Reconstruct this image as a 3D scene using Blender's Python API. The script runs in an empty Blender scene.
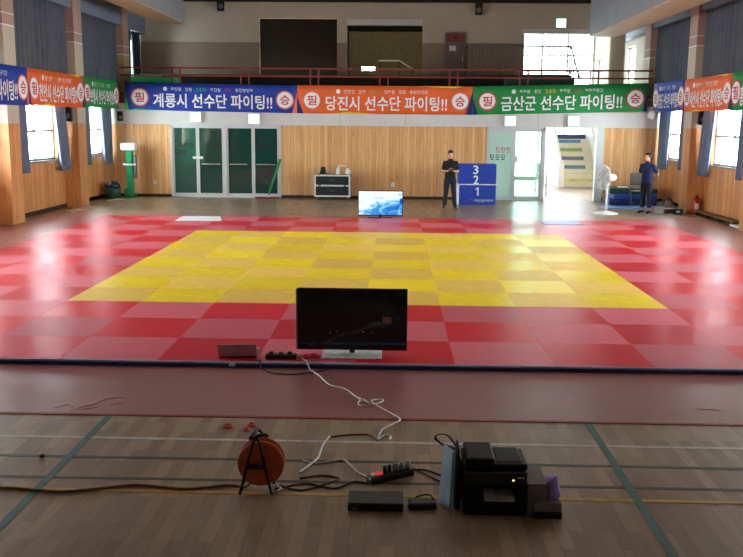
import bpy, bmesh, math, random
from mathutils import Vector, Matrix, noise
random.seed(7)
SC = bpy.context.scene
COL = SC.collection
PI = math.pi
F = -0.04            # floor level (the mats' tops are at z = 0)

# ------------------------------------------------------------------ materials
def lin(c):
    c = c / 255.0
    return c / 12.92 if c <= 0.04045 else ((c + 0.055) / 1.055) ** 2.4
def rgb(r, g, b): return (lin(r), lin(g), lin(b), 1.0)

class NT:
    def __init__(s, name):
        s.m = bpy.data.materials.new(name); s.m.use_nodes = True
        s.t = s.m.node_tree; s.t.nodes.clear()
        s.out = s.n('ShaderNodeOutputMaterial')
    def n(s, typ, **kw):
        nd = s.t.nodes.new(typ)
        for k, v in kw.items():
            if k in nd.inputs: nd.inputs[k].default_value = v
            else: setattr(nd, k, v)
        return nd
    def l(s, a, b): s.t.links.new(a, b)
    def coords(s, scale=(1, 1, 1), rot=(0, 0, 0), kind='Object'):
        tc = s.n('ShaderNodeTexCoord'); mp = s.n('ShaderNodeMapping')
        mp.inputs['Scale'].default_value = scale; mp.inputs['Rotation'].default_value = rot
        s.l(tc.outputs[kind], mp.inputs['Vector']); return mp.outputs['Vector']
    def mix(s, fac, a, b, blend='MIX'):
        m = s.n('ShaderNodeMix', data_type='RGBA', blend_type=blend)
        for sock, v in ((m.inputs[0], fac), (m.inputs[6], a), (m.inputs[7], b)):
            if hasattr(v, 'links') or hasattr(v, 'is_linked'): s.l(v, sock)
            else: sock.default_value = v
        return m.outputs[2]
    def ramp(s, x, stops):
        r = s.n('ShaderNodeValToRGB'); e = r.color_ramp.elements
        while len(e) < len(stops): e.new(0.5)
        for k, (p, c) in enumerate(stops): e[k].position = p; e[k].color = c
        s.l(x, r.inputs[0]); return r.outputs[0]

MATS = {}
def plain(name, c, rough=0.6, var=0.12, scale=6.0, metal=0.0, spec=0.5, bump=0.0, coat=0.0):
    if name in MATS: return MATS[name]
    k = NT(name); b = k.n('ShaderNodeBsdfPrincipled')
    b.inputs['Roughness'].default_value = rough; b.inputs['Metallic'].default_value = metal
    b.inputs['Specular IOR Level'].default_value = spec; b.inputs['Coat Weight'].default_value = coat
    no = k.n('ShaderNodeTexNoise'); no.inputs['Scale'].default_value = scale; no.inputs['Detail'].default_value = 3
    k.l(k.coords(), no.inputs['Vector'])
    c = rgb(*c)
    lo = tuple(x * (1 - var) for x in c[:3]) + (1,); hi = tuple(min(1, x * (1 + var)) for x in c[:3]) + (1,)
    k.l(k.ramp(no.outputs[0], [(0.3, lo), (0.7, hi)]), b.inputs['Base Color'])
    if bump:
        bp = k.n('ShaderNodeBump'); bp.inputs['Strength'].default_value = bump; bp.inputs['Distance'].default_value = 0.01
        k.l(no.outputs[0], bp.inputs['Height']); k.l(bp.outputs[0], b.inputs['Normal'])
    k.l(b.outputs[0], k.out.inputs[0]); MATS[name] = k.m; return k.m

def wood_wall(name, c1, c2, axis):
    """vertical tongue-and-groove boards; axis = the horizontal axis of the wall ('X' or 'Y')"""
    k = NT(name); b = k.n('ShaderNodeBsdfPrincipled'); b.inputs['Roughness'].default_value = 0.45
    b.inputs['Specular IOR Level'].default_value = 0.35
    v = k.coords()
    sp = k.n('ShaderNodeSeparateXYZ'); k.l(v, sp.inputs[0])
    h = sp.outputs[axis]
    mul = k.n('ShaderNodeMath', operation='MULTIPLY'); k.l(h, mul.inputs[0]); mul.inputs[1].default_value = 1 / 0.11
    fl = k.n('ShaderNodeMath', operation='FLOOR'); k.l(mul.outputs[0], fl.inputs[0])
    fr = k.n('ShaderNodeMath', operation='FRACT'); k.l(mul.outputs[0], fr.inputs[0])
    wn = k.n('ShaderNodeTexWhiteNoise', noise_dimensions='1D'); k.l(fl.outputs[0], wn.inputs['W'])
    no = k.n('ShaderNodeTexNoise'); no.inputs['Scale'].default_value = 1.0; no.inputs['Detail'].default_value = 4
    mp = k.n('ShaderNodeMapping'); mp.inputs['Scale'].default_value = (22, 22, 1.6); k.l(v, mp.inputs['Vector']); k.l(mp.outputs[0], no.inputs['Vector'])
    ad = k.n('ShaderNodeMath', operation='MULTIPLY_ADD'); k.l(wn.outputs[0], ad.inputs[0]); ad.inputs[1].default_value = 0.45
    k.l(no.outputs[0], ad.inputs[2])
    base = k.ramp(ad.outputs[0], [(0.3, rgb(*c1)), (0.95, rgb(*c2))])
    gr = k.n('ShaderNodeMath', operation='LESS_THAN'); k.l(fr.outputs[0], gr.inputs[0]); gr.inputs[1].default_value = 0.05
    groove = tuple(x * 0.5 for x in rgb(*c1)[:3]) + (1,)
    vo = k.n('ShaderNodeTexVoronoi'); vo.inputs['Scale'].default_value = 1.0
    mp2 = k.n('ShaderNodeMapping'); mp2.inputs['Scale'].default_value = (5, 5, 2.2); k.l(v, mp2.inputs['Vector']); k.l(mp2.outputs[0], vo.inputs['Vector'])
    kn = k.n('ShaderNodeMath', operation='LESS_THAN'); k.l(vo.outputs['Distance'], kn.inputs[0]); kn.inputs[1].default_value = 0.07
    base = k.mix(kn.outputs[0], base, tuple(x * 0.55 for x in rgb(*c1)[:3]) + (1,))
    k.l(k.mix(gr.outputs[0], base, groove), b.inputs['Base Color'])
    k.l(b.outputs[0], k.out.inputs[0]); return k.m

def floor_mat():
    k = NT('plank_floor'); b = k.n('ShaderNodeBsdfPrincipled')
    b.inputs['Specular IOR Level'].default_value = 0.45
    v = k.coords(rot=(0, 0, PI / 2))
    br = k.n('ShaderNodeTexBrick'); br.inputs['Scale'].default_value = 1.0
    br.inputs['Brick Width'].default_value = 0.62; br.inputs['Row Height'].default_value = 0.088
    br.inputs['Mortar Size'].default_value = 0.0012; br.inputs['Mortar Smooth'].default_value = 0.2
    br.inputs['Color1'].default_value = (0, 0, 0, 1); br.inputs['Color2'].default_value = (1, 1, 1, 1); br.inputs['Mortar'].default_value = (0.2, 0.2, 0.2, 1)
    br.offset = 0.37; k.l(v, br.inputs['Vector'])
    no = k.n('ShaderNodeTexNoise'); no.inputs['Scale'].default_value = 2.2; no.inputs['Detail'].default_value = 5; k.l(v, no.inputs['Vector'])
    gn = k.n('ShaderNodeTexNoise'); gn.inputs['Scale'].default_value = 1.0; gn.inputs['Detail'].default_value = 3
    mp = k.n('ShaderNodeMapping'); mp.inputs['Scale'].default_value = (3, 50, 1); k.l(v, mp.inputs['Vector']); k.l(mp.outputs[0], gn.inputs['Vector'])
    c = k.mix(br.outputs['Color'], rgb(104, 80, 58), rgb(176, 146, 112))
    c = k.mix(0.35, c, k.ramp(no.outputs[0], [(0.3, rgb(116, 94, 72)), (0.7, rgb(164, 138, 108))]))
    c = k.mix(0.25, c, k.ramp(gn.outputs[0], [(0.3, rgb(96, 78, 62)), (0.7, rgb(160, 140, 120))]))
    c = k.mix(br.outputs['Fac'], c, rgb(92, 74, 60))
    k.l(c, b.inputs['Base Color'])
    rr = k.n('ShaderNodeMapRange'); rr.inputs['To Min'].default_value = 0.24; rr.inputs['To Max'].default_value = 0.42
    k.l(no.outputs[0], rr.inputs[0]); k.l(rr.outputs[0], b.inputs['Roughness'])
    k.l(b.outputs[0], k.out.inputs[0]); return k.m

def mat_mat(name, c, rough, spec=0.5):
    """woven-look vinyl judo mat"""
    k = NT(name); b = k.n('ShaderNodeBsdfPrincipled')
    b.inputs['Specular IOR Level'].default_value = spec
    oi = k.n('ShaderNodeObjectInfo')
    no = k.n('ShaderNodeTexNoise'); no.inputs['Scale'].default_value = 5; no.inputs['Detail'].default_value = 4
    k.l(k.coords(), no.inputs['Vector'])
    c = rgb(*c)
    base = k.ramp(no.outputs[0], [(0.3, tuple(x * 0.9 for x in c[:3]) + (1,)), (0.7, tuple(min(1, x * 1.08) for x in c[:3]) + (1,))])
    hv = k.n('ShaderNodeHueSaturation'); k.l(base, hv.inputs['Color'])
    mr = k.n('ShaderNodeMapRange'); mr.inputs['To Min'].default_value = 0.86; mr.inputs['To Max'].default_value = 1.1
    k.l(oi.outputs['Random'], mr.inputs[0]); k.l(mr.outputs[0], hv.inputs['Value'])
    k.l(hv.outputs[0], b.inputs['Base Color'])
    r2 = k.n('ShaderNodeMapRange'); r2.inputs['To Min'].default_value = rough - 0.05; r2.inputs['To Max'].default_value = rough + 0.08
    k.l(no.outputs[0], r2.inputs[0]); k.l(r2.outputs[0], b.inputs['Roughness'])
    wv = k.n('ShaderNodeTexNoise'); wv.inputs['Scale'].default_value = 60
    bp = k.n('ShaderNodeBump'); bp.inputs['Strength'].default_value = 0.08; bp.inputs['Distance'].default_value = 0.004
    k.l(k.coords(), wv.inputs['Vector']); k.l(wv.outputs[0], bp.inputs['Height']); k.l(bp.outputs[0], b.inputs['Normal'])
    k.l(b.outputs[0], k.out.inputs[0]); return k.m

def glass(name, tint, gloss=0.08, diffuse=0.0, dcol=(1, 1, 1, 1), rough=0.02, front=0.0):
    k = NT(name)
    tr = k.n('ShaderNodeBsdfTransparent'); tr.inputs[0].default_value = tint
    gl = k.n('ShaderNodeBsdfGlossy'); gl.inputs['Roughness'].default_value = rough
    mx = k.n('ShaderNodeMixShader'); mx.inputs[0].default_value = gloss
    fr = k.n('ShaderNodeFresnel'); fr.inputs[0].default_value = 1.45
    mu = k.n('ShaderNodeMath', operation='MULTIPLY_ADD'); k.l(fr.outputs[0], mu.inputs[0]); mu.inputs[1].default_value = 0.6; mu.inputs[2].default_value = gloss * 0.4
    k.l(mu.outputs[0], mx.inputs[0])
    src = tr.outputs[0]
    if diffuse > 0:
        tl = k.n('ShaderNodeBsdfTranslucent'); tl.inputs[0].default_value = dcol
        m2 = k.n('ShaderNodeMixShader'); m2.inputs[0].default_value = diffuse
        k.l(src, m2.inputs[1]); 
        df = k.n('ShaderNodeBsdfDiffuse'); df.inputs[0].default_value = dcol
        m3 = k.n('ShaderNodeMixShader'); m3.inputs[0].default_value = front
        k.l(tl.outputs[0], m3.inputs[1]); k.l(df.outputs[0], m3.inputs[2]); k.l(m3.outputs[0], m2.inputs[2]); src = m2.outputs[0]
    k.l(src, mx.inputs[1]); k.l(gl.outputs[0], mx.inputs[2]); k.l(mx.outputs[0], k.out.inputs[0]); return k.m

def glow(name, c, strength):
    k = NT(name); e = k.n('ShaderNodeEmission'); e.inputs[1].default_value = strength
    no = k.n('ShaderNodeTexNoise'); no.inputs['Scale'].default_value = 4; k.l(k.coords(), no.inputs['Vector'])
    c = rgb(*c)
    k.l(k.ramp(no.outputs[0], [(0.2, tuple(x * 0.92 for x in c[:3]) + (1,)), (0.8, c)]), e.inputs[0])
    k.l(e.outputs[0], k.out.inputs[0]); return k.m

def screen_mat():
    """lit picture: pale splash of water on blue"""
    k = NT('lit_screen'); e = k.n('ShaderNodeEmission'); e.inputs[1].default_value = 0.75
    v = k.coords(scale=(1.0, 1, 1.5))
    no = k.n('ShaderNodeTexNoise'); no.inputs['Scale'].default_value = 3.2; no.inputs['Detail'].default_value = 5; no.inputs['Distortion'].default_value = 1.2
    k.l(v, no.inputs['Vector'])
    sp = k.n('ShaderNodeSeparateXYZ'); k.l(v, sp.inputs[0])
    ma = k.n('ShaderNodeMath', operation='MULTIPLY_ADD'); k.l(sp.outputs['Z'], ma.inputs[0]); ma.inputs[1].default_value = 0.42; ma.inputs[2].default_value = -0.16
    ax = k.n('ShaderNodeMath', operation='MULTIPLY_ADD'); k.l(sp.outputs['X'], ax.inputs[0]); ax.inputs[1].default_value = -0.22; k.l(ma.outputs[0], ax.inputs[2])
    ad = k.n('ShaderNodeMath', operation='ADD'); k.l(no.outputs[0], ad.inputs[0]); k.l(ax.outputs[0], ad.inputs[1])
    c = k.ramp(ad.outputs[0], [(0.2, rgb(40, 90, 200)), (0.4, rgb(66, 156, 232)), (0.53, rgb(140, 208, 248)), (0.64, rgb(240, 252, 255))])
    k.l(c, e.inputs[0]); k.l(e.outputs[0], k.out.inputs[0]); return k.m

# ------------------------------------------------------------------ mesh builder
class MB:
    def __init__(s): s.v = []; s.f = []; s.mi = []; s.sm = []
    def _add(s, vs, fs, m=0, smooth=False):
        o = len(s.v); s.v += [tuple(v) for v in vs]
        for f in fs: s.f.append(tuple(i + o for i in f)); s.mi.append(m); s.sm.append(smooth)
        return s
    def box(s, x0, y0, z0, x1, y1, z1, m=0, M=None):
        vs = [Vector((x, y, z)) for z in (z0, z1) for x, y in ((x0, y0), (x1, y0), (x1, y1), (x0, y1))]
        if M: vs = [M @ v for v in vs]
        return s._add(vs, [(3, 2, 1, 0), (4, 5, 6, 7), (0, 1, 5, 4), (1, 2, 6, 5), (2, 3, 7, 6), (3, 0, 4, 7)], m)
    def hexa(s, b, t, m=0):
        return s._add(list(b) + list(t), [(3, 2, 1, 0), (4, 5, 6, 7), (0, 1, 5, 4), (1, 2, 6, 5), (2, 3, 7, 6), (3, 0, 4, 7)], m)
    def tube(s, pts, r, n=8, m=0, smooth=True, flat=1.0):
        pts = [Vector(p) for p in pts]; k = len(pts)
        rs = r if isinstance(r, (list, tuple)) else [r] * k
        vs = []; up = None
        for i, p in enumerate(pts):
            t = (pts[min(i + 1, k - 1)] - pts[max(i - 1, 0)])
            t = t.normalized() if t.length > 1e-9 else Vector((0, 0, 1))
            if up is None:
                a = Vector((0, 0, 1)) if abs(t.z) < 0.9 else Vector((0, 1, 0))
            else: a = up
            u = (a - t * a.dot(t)).normalized(); up = u; w = t.cross(u)
            for j in range(n):
                an = 2 * PI * j / n
                vs.append(p + (u * math.cos(an) * flat + w * math.sin(an)) * rs[i])
        fs = []
        for i in range(k - 1):
            for j in range(n):
                a = i * n + j; b = i * n + (j + 1) % n
                fs.append((a, b, b + n, a + n))
        fs.append(tuple(range(n - 1, -1, -1))); fs.append(tuple((k - 1) * n + j for j in range(n)))
        return s._add(vs, fs, m, smooth)
    def loft(s, rings, n=16, m=0, smooth=True):
        """rings of horizontal ellipses (cx, cy, z, rx, ry)"""
        vs = [(cx + rx * math.cos(2 * PI * j / n), cy + ry * math.sin(2 * PI * j / n), z) for cx, cy, z, rx, ry in rings for j in range(n)]
        fs = [(i * n + j, i * n + (j + 1) % n, (i + 1) * n + (j + 1) % n, (i + 1) * n + j) for i in range(len(rings) - 1) for j in range(n)]
        fs.append(tuple(range(n - 1, -1, -1))); fs.append(tuple((len(rings) - 1) * n + j for j in range(n)))
        return s._add(vs, fs, m, smooth)
    def lathe(s, prof, c=(0, 0, 0), axis='Z', n=20, m=0, smooth=True):
        vs = []
        for r, h in prof:
            for j in range(n):
                a = 2 * PI * j / n; x, y = r * math.cos(a), r * math.sin(a)
                p = {'Z': (x, y, h), 'Y': (x, h, -y), 'X': (h, x, y)}[axis]
                vs.append((p[0] + c[0], p[1] + c[1], p[2] + c[2]))
        k = len(prof)
        fs = [(i * n + j, i * n + (j + 1) % n, (i + 1) * n + (j + 1) % n, (i + 1) * n + j) for i in range(k - 1) for j in range(n)]
        fs.append(tuple(range(n - 1, -1, -1))); fs.append(tuple((k - 1) * n + j for j in range(n)))
        return s._add(vs, fs, m, smooth)
    def ball(s, c, r, nu=14, nv=9, m=0):
        rx, ry, rz = r if isinstance(r, (list, tuple)) else (r, r, r)
        vs = [(c[0], c[1], c[2] - rz)]
        for i in range(1, nv):
            ph = -PI / 2 + PI * i / nv
            for j in range(nu):
                a = 2 * PI * j / nu
                vs.append((c[0] + rx * math.cos(ph) * math.cos(a), c[1] + ry * math.cos(ph) * math.sin(a), c[2] + rz * math.sin(ph)))
        vs.append((c[0], c[1], c[2] + rz)); L = len(vs) - 1
        fs = [(0, 1 + (j + 1) % nu, 1 + j) for j in range(nu)]
        for i in range(nv - 2):
            for j in range(nu):
                a = 1 + i * nu + j; b = 1 + i * nu + (j + 1) % nu; fs.append((a, b, b + nu, a + nu))
        o = 1 + (nv - 2) * nu
        fs += [(o + j, o + (j + 1) % nu, L) for j in range(nu)]
        return s._add(vs, fs, m, True)
    def prism(s, poly, d0, d1, axis='Y', m=0):
        """poly of 2-D points: (x,z) for axis Y, (y,z) for axis X, (x,y) for axis Z"""
        def P(a, b, d): return {'Y': (a, d, b), 'X': (d, a, b), 'Z': (a, b, d)}[axis]
        n = len(poly)
        vs = [P(a, b, d0) for a, b in poly] + [P(a, b, d1) for a, b in poly]
        fs = [tuple(range(n)), tuple(range(2 * n - 1, n - 1, -1))] + [(i, i + n, (i + 1) % n + n, (i + 1) % n) for i in range(n)]
        return s._add(vs, fs, m)
    def sheet(s, fn, nu, nv, th, m=0, smooth=True):
        """a closed sheet: fn(u,v) -> (point, normal)"""
        fr, bk = [], []
        for i in range(nv + 1):
            for j in range(nu + 1):
                p, nn = fn(j / nu, i / nv); p = Vector(p); nn = Vector(nn)
                fr.append(p + nn * th / 2); bk.append(p - nn * th / 2)
        N = len(fr); w = nu + 1; fs = []
        for i in range(nv):
            for j in range(nu):
                a = i * w + j; fs.append((a, a + 1, a + 1 + w, a + w)); fs.append((N + a + w, N + a + 1 + w, N + a + 1, N + a))
        rim = [j for j in range(w)] + [i * w + nu for i in range(1, nv + 1)] + [nv * w + j for j in range(nu - 1, -1, -1)] + [i * w for i in range(nv - 1, 0, -1)]
        for i in range(len(rim)):
            a, b = rim[i], rim[(i + 1) % len(rim)]; fs.append((b, a, a + N, b + N))
        return s._add(fr + bk, fs, m, smooth)
    def mesh(s, name, mats, bevel=0, seg=2):
        me = bpy.data.meshes.new(name); me.from_pydata(s.v, [], s.f)
        for p, mi, sm in zip(me.polygons, s.mi, s.sm): p.material_index = mi; p.use_smooth = sm
        bm = bmesh.new(); bm.from_mesh(me)
        if bevel:
            ed = [e for e in bm.edges if len(e.link_faces) == 2 and e.calc_face_angle(0) > 0.6]
            bmesh.ops.bevel(bm, geom=ed, offset=bevel, segments=seg, affect='EDGES', profile=0.5, clamp_overlap=True)
        bmesh.ops.recalc_face_normals(bm, faces=bm.faces)
        bm.to_mesh(me); bm.free()
        for mm in (mats if isinstance(mats, (list, tuple)) else [mats]): me.materials.append(mm)
        return me
    def build(s, name, mats, parent=None, loc=None, bevel=0, seg=2):
        o = bpy.data.objects.new(name, s.mesh(name, mats, bevel, seg)); COL.objects.link(o)
        if parent: o.parent = parent
        if loc: o.location = loc
        return o

def thing(name, label, cat, loc=(0, 0, 0), rz=0.0, group=None):
    o = bpy.data.objects.new(name, None); COL.objects.link(o); o.empty_display_size = 0.1
    o.location = loc; o.rotation_euler = (0, 0, rz); return tag(o, label, cat, group)
def tag(o, label, cat, group=None):
    o['label'] = label; o['category'] = cat
    if group: o['group'] = group
    return o
def struct(name, mb, mats, parent=None, loc=None, bevel=0, label=None, cat=None):
    o = mb.build(name, mats, parent, loc, bevel)
    if not parent: o['kind'] = 'structure'
    if label: o['label'] = label; o['category'] = cat
    return o

def smooth_path(pts, sub=6):
    P = [Vector(p) for p in pts]; out = []
    for i in range(len(P) - 1):
        a, b, c, d = P[max(i - 1, 0)], P[i], P[i + 1], P[min(i + 2, len(P) - 1)]
        for k in range(sub):
            t = k / sub
            out.append(0.5 * ((2 * b) + (c - a) * t + (2 * a - 5 * b + 4 * c - d) * t * t + (3 * b - a - 3 * c + d) * t ** 3))
    out.append(P[-1]); return out

TEXT = {}
def text_geo(body, bold=0.03):
    """outline mesh of a line of writing, scaled to a unit box"""
    if (body, bold) in TEXT: return TEXT[(body, bold)]
    cu = bpy.data.curves.new('w', 'FONT'); cu.body = body; cu.offset = bold; cu.resolution_u = 2
    o = bpy.data.objects.new('w', cu); COL.objects.link(o)
    me = bpy.data.meshes.new_from_object(o.evaluated_get(bpy.context.evaluated_depsgraph_get()))
    vs = [v.co.copy() for v in me.vertices]; fs = [tuple(p.vertices) for p in me.polygons]
    bpy.data.objects.remove(o); bpy.data.curves.remove(cu); bpy.data.meshes.remove(me)
    x0 = min(v.x for v in vs); x1 = max(v.x for v in vs); y0 = min(v.y for v in vs); y1 = max(v.y for v in vs)
    r = ([((v.x - x0) / (x1 - x0), (v.y - y0) / (y1 - y0)) for v in vs], fs)
    TEXT[(body, bold)] = r; return r
def put_text(mb, body, O, U, W, w, h, m=0, bold=0.03, d=0.003):
    """writing w x h, its lower corner at O, along U, up W, raised d off the face"""
    pts, fs = text_geo(body, 0.0); O, U, W = Vector(O), Vector(U), Vector(W); N = U.cross(W)
    k = bold * 0.36 * h
    for q, (du, dv) in enumerate(((-k, -k), (k, -k), (k, k), (-k, k), (0, 0)) if bold else ((0, 0),)):
        mb._add([O + U * (a * w + du) + W * (b * h + dv) + N * (d + 0.0012 * q) for a, b in pts], fs, m)
def glyphs(mb, O, U, W, w, h, n, m=0, seed=1, d=0.003, gap=0.25):
    """a line of writing too small to read in the photograph: little groups of strokes"""
    R = random.Random(seed); O, U, W = Vector(O), Vector(U), Vector(W); N = U.cross(W); c = w / n
    def bar(a0, b0, a1, b1, mm):
        vs = [O + U * a + W * b + N * d for a, b in ((a0, b0), (a1, b0), (a1, b1), (a0, b1))]
        mb._add(vs, [(0, 1, 2, 3)], mm)
    for i in range(n):
        mm = m[i % len(m)] if isinstance(m, (list, tuple)) else m
        if mm is None: continue
        x = i * c; e = c * (1 - gap); t = h * 0.16
        k = R.randint(0, 3)
        bar(x, h * 0.82, x + e * 0.6, h * 0.82 + t, mm); bar(x + e * 0.8, h * 0.3, x + e * 0.95, h, mm)
        if k != 0: bar(x, h * 0.42, x + e * 0.65, h * 0.42 + t, mm)
        if k != 1: bar(x + e * 0.1, h * 0.02, x + e * 0.9, h * 0.02 + t, mm)
        if k != 2: bar(x + e * 0.1, h * 0.42, x + e * 0.25, h * 0.9, mm)
def disc(mb, C, U, W, r, d, m=0, n=28, r0=0.0):
    C, U, W = Vector(C), Vector(U), Vector(W); N = U.cross(W)
    ring = [C + (U * math.cos(2 * PI * j / n) + W * math.sin(2 * PI * j / n)) * r + N * d for j in range(n)]
    mb._add(ring, [tuple(range(n))], m)

# ------------------------------------------------------------------ palette
M_floor = floor_mat()
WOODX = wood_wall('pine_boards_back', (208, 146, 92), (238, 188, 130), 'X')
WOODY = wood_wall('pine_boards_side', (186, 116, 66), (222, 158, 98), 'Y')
M_cream = plain('cream_plaster', (196, 184, 164), 0.8, 0.05, 1.5)
M_band = plain('white_band', (216, 212, 208), 0.7, 0.04, 2)
M_pink = plain('pink_plaster', (182, 148, 134), 0.8, 0.06, 2)
M_dado = plain('brown_dado', (150, 130, 112), 0.8, 0.05, 2)
M_greyduct = plain('grey_duct_board', (138, 140, 146), 0.6, 0.06, 2)
M_tan = plain('tan_board', (186, 160, 126), 0.5, 0.06, 2)
M_pelmet = plain('blue_grey_pelmet', (126, 136, 156), 0.6, 0.05, 2)
M_ceil = plain('ceiling_board', (176, 172, 164), 0.9, 0.06, 1)
M_skirt = plain('dark_skirting', (52, 36, 26), 0.6)
M_alu = plain('white_aluminium', (206, 208, 208), 0.35, 0.04, 5)
M_steel = plain('grey_steel', (120, 120, 120), 0.4, 0.05, 5, metal=0.6)
M_black = plain('black_plastic', (14, 14, 15), 0.4, 0.1, 8)
M_gloss = plain('black_gloss', (5, 5, 6), 0.08, 0.1, 8)
M_rubber = plain('black_rubber', (12, 12, 12), 0.7)
M_dark = plain('dark_recess', (40, 38, 36), 0.9)
M_white = plain('white_paint', (232, 232, 230), 0.45, 0.03)
M_glass = glass('clear_glass', (0.93, 0.97, 0.98, 1))
M_dimming = glass('light_dimming_glass', (0.45, 0.47, 0.48, 1))  # grey tint put in to weaken the stair hall daylight
M_dim = glass('dim_glass', (0.10, 0.10, 0.09, 1))
M_curt = plain('grey_blue_curtain', (88, 92, 102), 0.9, 0.12, 3)
M_curt2 = plain('slate_curtain', (104, 116, 138), 0.9, 0.12, 3)
M_curtd = plain('navy_curtain', (36, 50, 66), 0.9, 0.12, 3)
M_red = plain('red_paint', (150, 26, 22), 0.4)

XL, XR, YB, YF = -4.95, 12.95, 17.4, -14.0
PY = [18.1, 13.55, 8.95, 4.35, -0.25, -4.85, -9.45]     # near faces of the wall piers
PD = 0.65
ZC = 6.75

# ------------------------------------------------------------------ setting: floor, walls, ceiling
mb = MB(); mb.box(XL - 0.3, YF, F - 0.15, XR + 0.3, 28.8, F); struct('floor', mb, M_floor)
mb = MB(); mb.box(XL - 0.3, YF, ZC, XR + 0.3, 28.8, ZC + 0.2); struct('ceiling', mb, M_ceil)
mb = MB(); mb.box(XL - 0.3, YF - 0.2, F, XR + 0.3, YF, ZC); struct('wall_rear', mb, M_cream)

def side_wall(name, x0, x1, inner, holes):
    """x0..x1 thick wall along Y: pine boards to 2.3 m, plaster above"""
    mb = MB(); ys = [YF] + sorted(sum(([h[0], h[1]] for h in holes), [])) + [28.8]
    for a, b in zip(ys, ys[1:]):
        hs = [h for h in holes if abs(h[0] - a) < 1e-6 and abs(h[1] - b) < 1e-6]
        if hs:
            _, _, z0, z1 = hs[0]
            if z0 <= 2.3: mb.box(x0, a, F, x1, b, z0, 0)
            else: mb.box(x0, a, F, x1, b, 2.3, 0); mb.box(x0, a, 2.3, x1, b, z0, 1)
            mb.box(x0, a, z1, x1, b, ZC, 1)
        else:
            mb.box(x0, a, F, x1, b, 2.3, 0); mb.box(x0, a, 2.3, x1, b, ZC, 1)
    return struct(name, mb, [WOODY, M_cream])
WZ0, WZ1 = 1.33, 2.88
bays = [(PY[i + 1] + PD, PY[i]) for i in range(len(PY) - 1)]          # (near, far) of each bay
win = [(a + 0.9, min(b - 0.45, 17.2), WZ0, WZ1) for a, b in bays]
GWL = (19.4, 20.6, 3.75, 5.2)
GWR = (21.6, 22.8, 3.6, 5.2)
wL = side_wall('wall_left', XL - 0.25, XL, XL, win + [GWL])
GW_ADDED = (18.6, 21.3, 0.9, 2.6)  # unseen window, added to light the stairs
wR = side_wall('wall_right', XR, XR + 0.25, XR, win + [GW_ADDED, GWR])

WN = [0]; PORTALS = []
def window(x, y0, y1, z0, z1, room, vm=1):
    """an aluminium window in a side wall; room = +1 when the room lies towards +x"""
    WN[0] += 1
    e = MB(); t = 0.05; xa, xb = x - 0.03, x + 0.03
    e.box(xa, y0, z0, xb, y1, z0 + t); e.box(xa, y0, z1 - t, xb, y1, z1)
    e.box(xa, y0, z0 + t, xb, y0 + t, z1 - t); e.box(xa, y1 - t, z0 + t, xb, y1, z1 - t)
    for k in range(vm):
        ym = y0 + (y1 - y0) * (k + 1) / (vm + 1); e.box(xa, ym - 0.03, z0 + t, xb, ym + 0.03, z1 - t)
    zm = z0 + 0.77
    e.box(xa - 0.001, y0 + t, zm - 0.03, xb + 0.001, y1 - t, zm + 0.03)
    e.box(x - 0.1 if room > 0 else x - 0.16, y0 - 0.02, z0 - 0.04, x + 0.16 if room > 0 else x + 0.1, y1 + 0.02, z0, 0)
    w = struct('window_%d' % WN[0], e, [M_steel])
    g = MB(); g.box(x - 0.006, y0 + t, z0 + t, x + 0.006, y1 - t, z1 - t); g.build('pane', M_glass, w)
    PORTALS.append(((x - room * 0.12, (y0 + y1) / 2, (z0 + z1) / 2), (0, room * -PI / 2, 0), z1 - z0, y1 - y0))
    return w
for h in win: window(XL - 0.12, h[0], h[1], h[2], h[3], 1)
window(XL - 0.12, *GWL, 1)
for h in win: window(XR + 0.12, h[0], h[1], h[2], h[3], -1)
window(XR + 0.12, *GWR, -1)
window(XR + 0.12, *GW_ADDED, -1)

# piers
for side, xa, xb in (('left', XL, XL + 0.45), ('right', XR - 0.45, XR)):
    for y in PY:
        mb = MB(); y1 = y + PD; zb = F
        if y > YB: zb = 2.95
        else: mb.box(xa, y, F, xb, y1, 2.3, 0)
        mb.box(xa, y, max(2.3, zb), xb, y1, 4.5, 1)
        mb.box(xa - 0.0, y - 0.006, 4.5, xb + 0.0, y1 + 0.006, 4.53, 2)
        mb.box(xa, y, 4.53, xb, y1, 4.77, 3); mb.box(xa, y - 0.006, 4.77, xb, y1 + 0.006, 4.79, 2)
        mb.box(xa, y, 4.79, xb, y1, ZC, 3)
        struct('pillar_' + side, mb, [WOODY, M_tan if y > YB else M_cream, M_white, M_pink])
# pelmets over the curtains, and the boxed ducts under the ceiling
TN = [0]
def trim(mb, mats, bevel=0):
    TN[0] += 1; return struct('trim_%d' % TN[0], mb, mats, bevel=bevel)
for xa, xb in ((XL, XL + 0.4), (XR - 0.4, XR)):
    for a, b in bays + [(PY[0] + PD, 23.5)]:
        mb = MB(); mb.box(xa, a, 5.42, xb, b, 5.95, 0); trim(mb, [M_pelmet])
for xi, xo, z in ((-2.36, -3.12, 5.43), (10.42, 11.3, 5.1)):
    mb = MB(); y0, y1 = YF, 17.5
    a, b = min(xi, xo), max(xi, xo)
    mb.box(a, y0, z, b, y1, z + 0.03, 1); mb.box(a, y0, z + 0.03, b, y1, z + 0.85, 0)
    mb.box(a, y0, z + 0.85, b, y1, ZC, 0)
    trim(mb, [M_greyduct, M_tan])
for xa, xb in ((XL, XL + 0.03), (XR - 0.03, XR)):
    for a, b in bays + [(PY[1] + PD, 17.4)]:
        mb = MB(); mb.box(xa, a, F, xb, min(b, 17.4), F + 0.1); trim(mb, [M_skirt])

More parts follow.
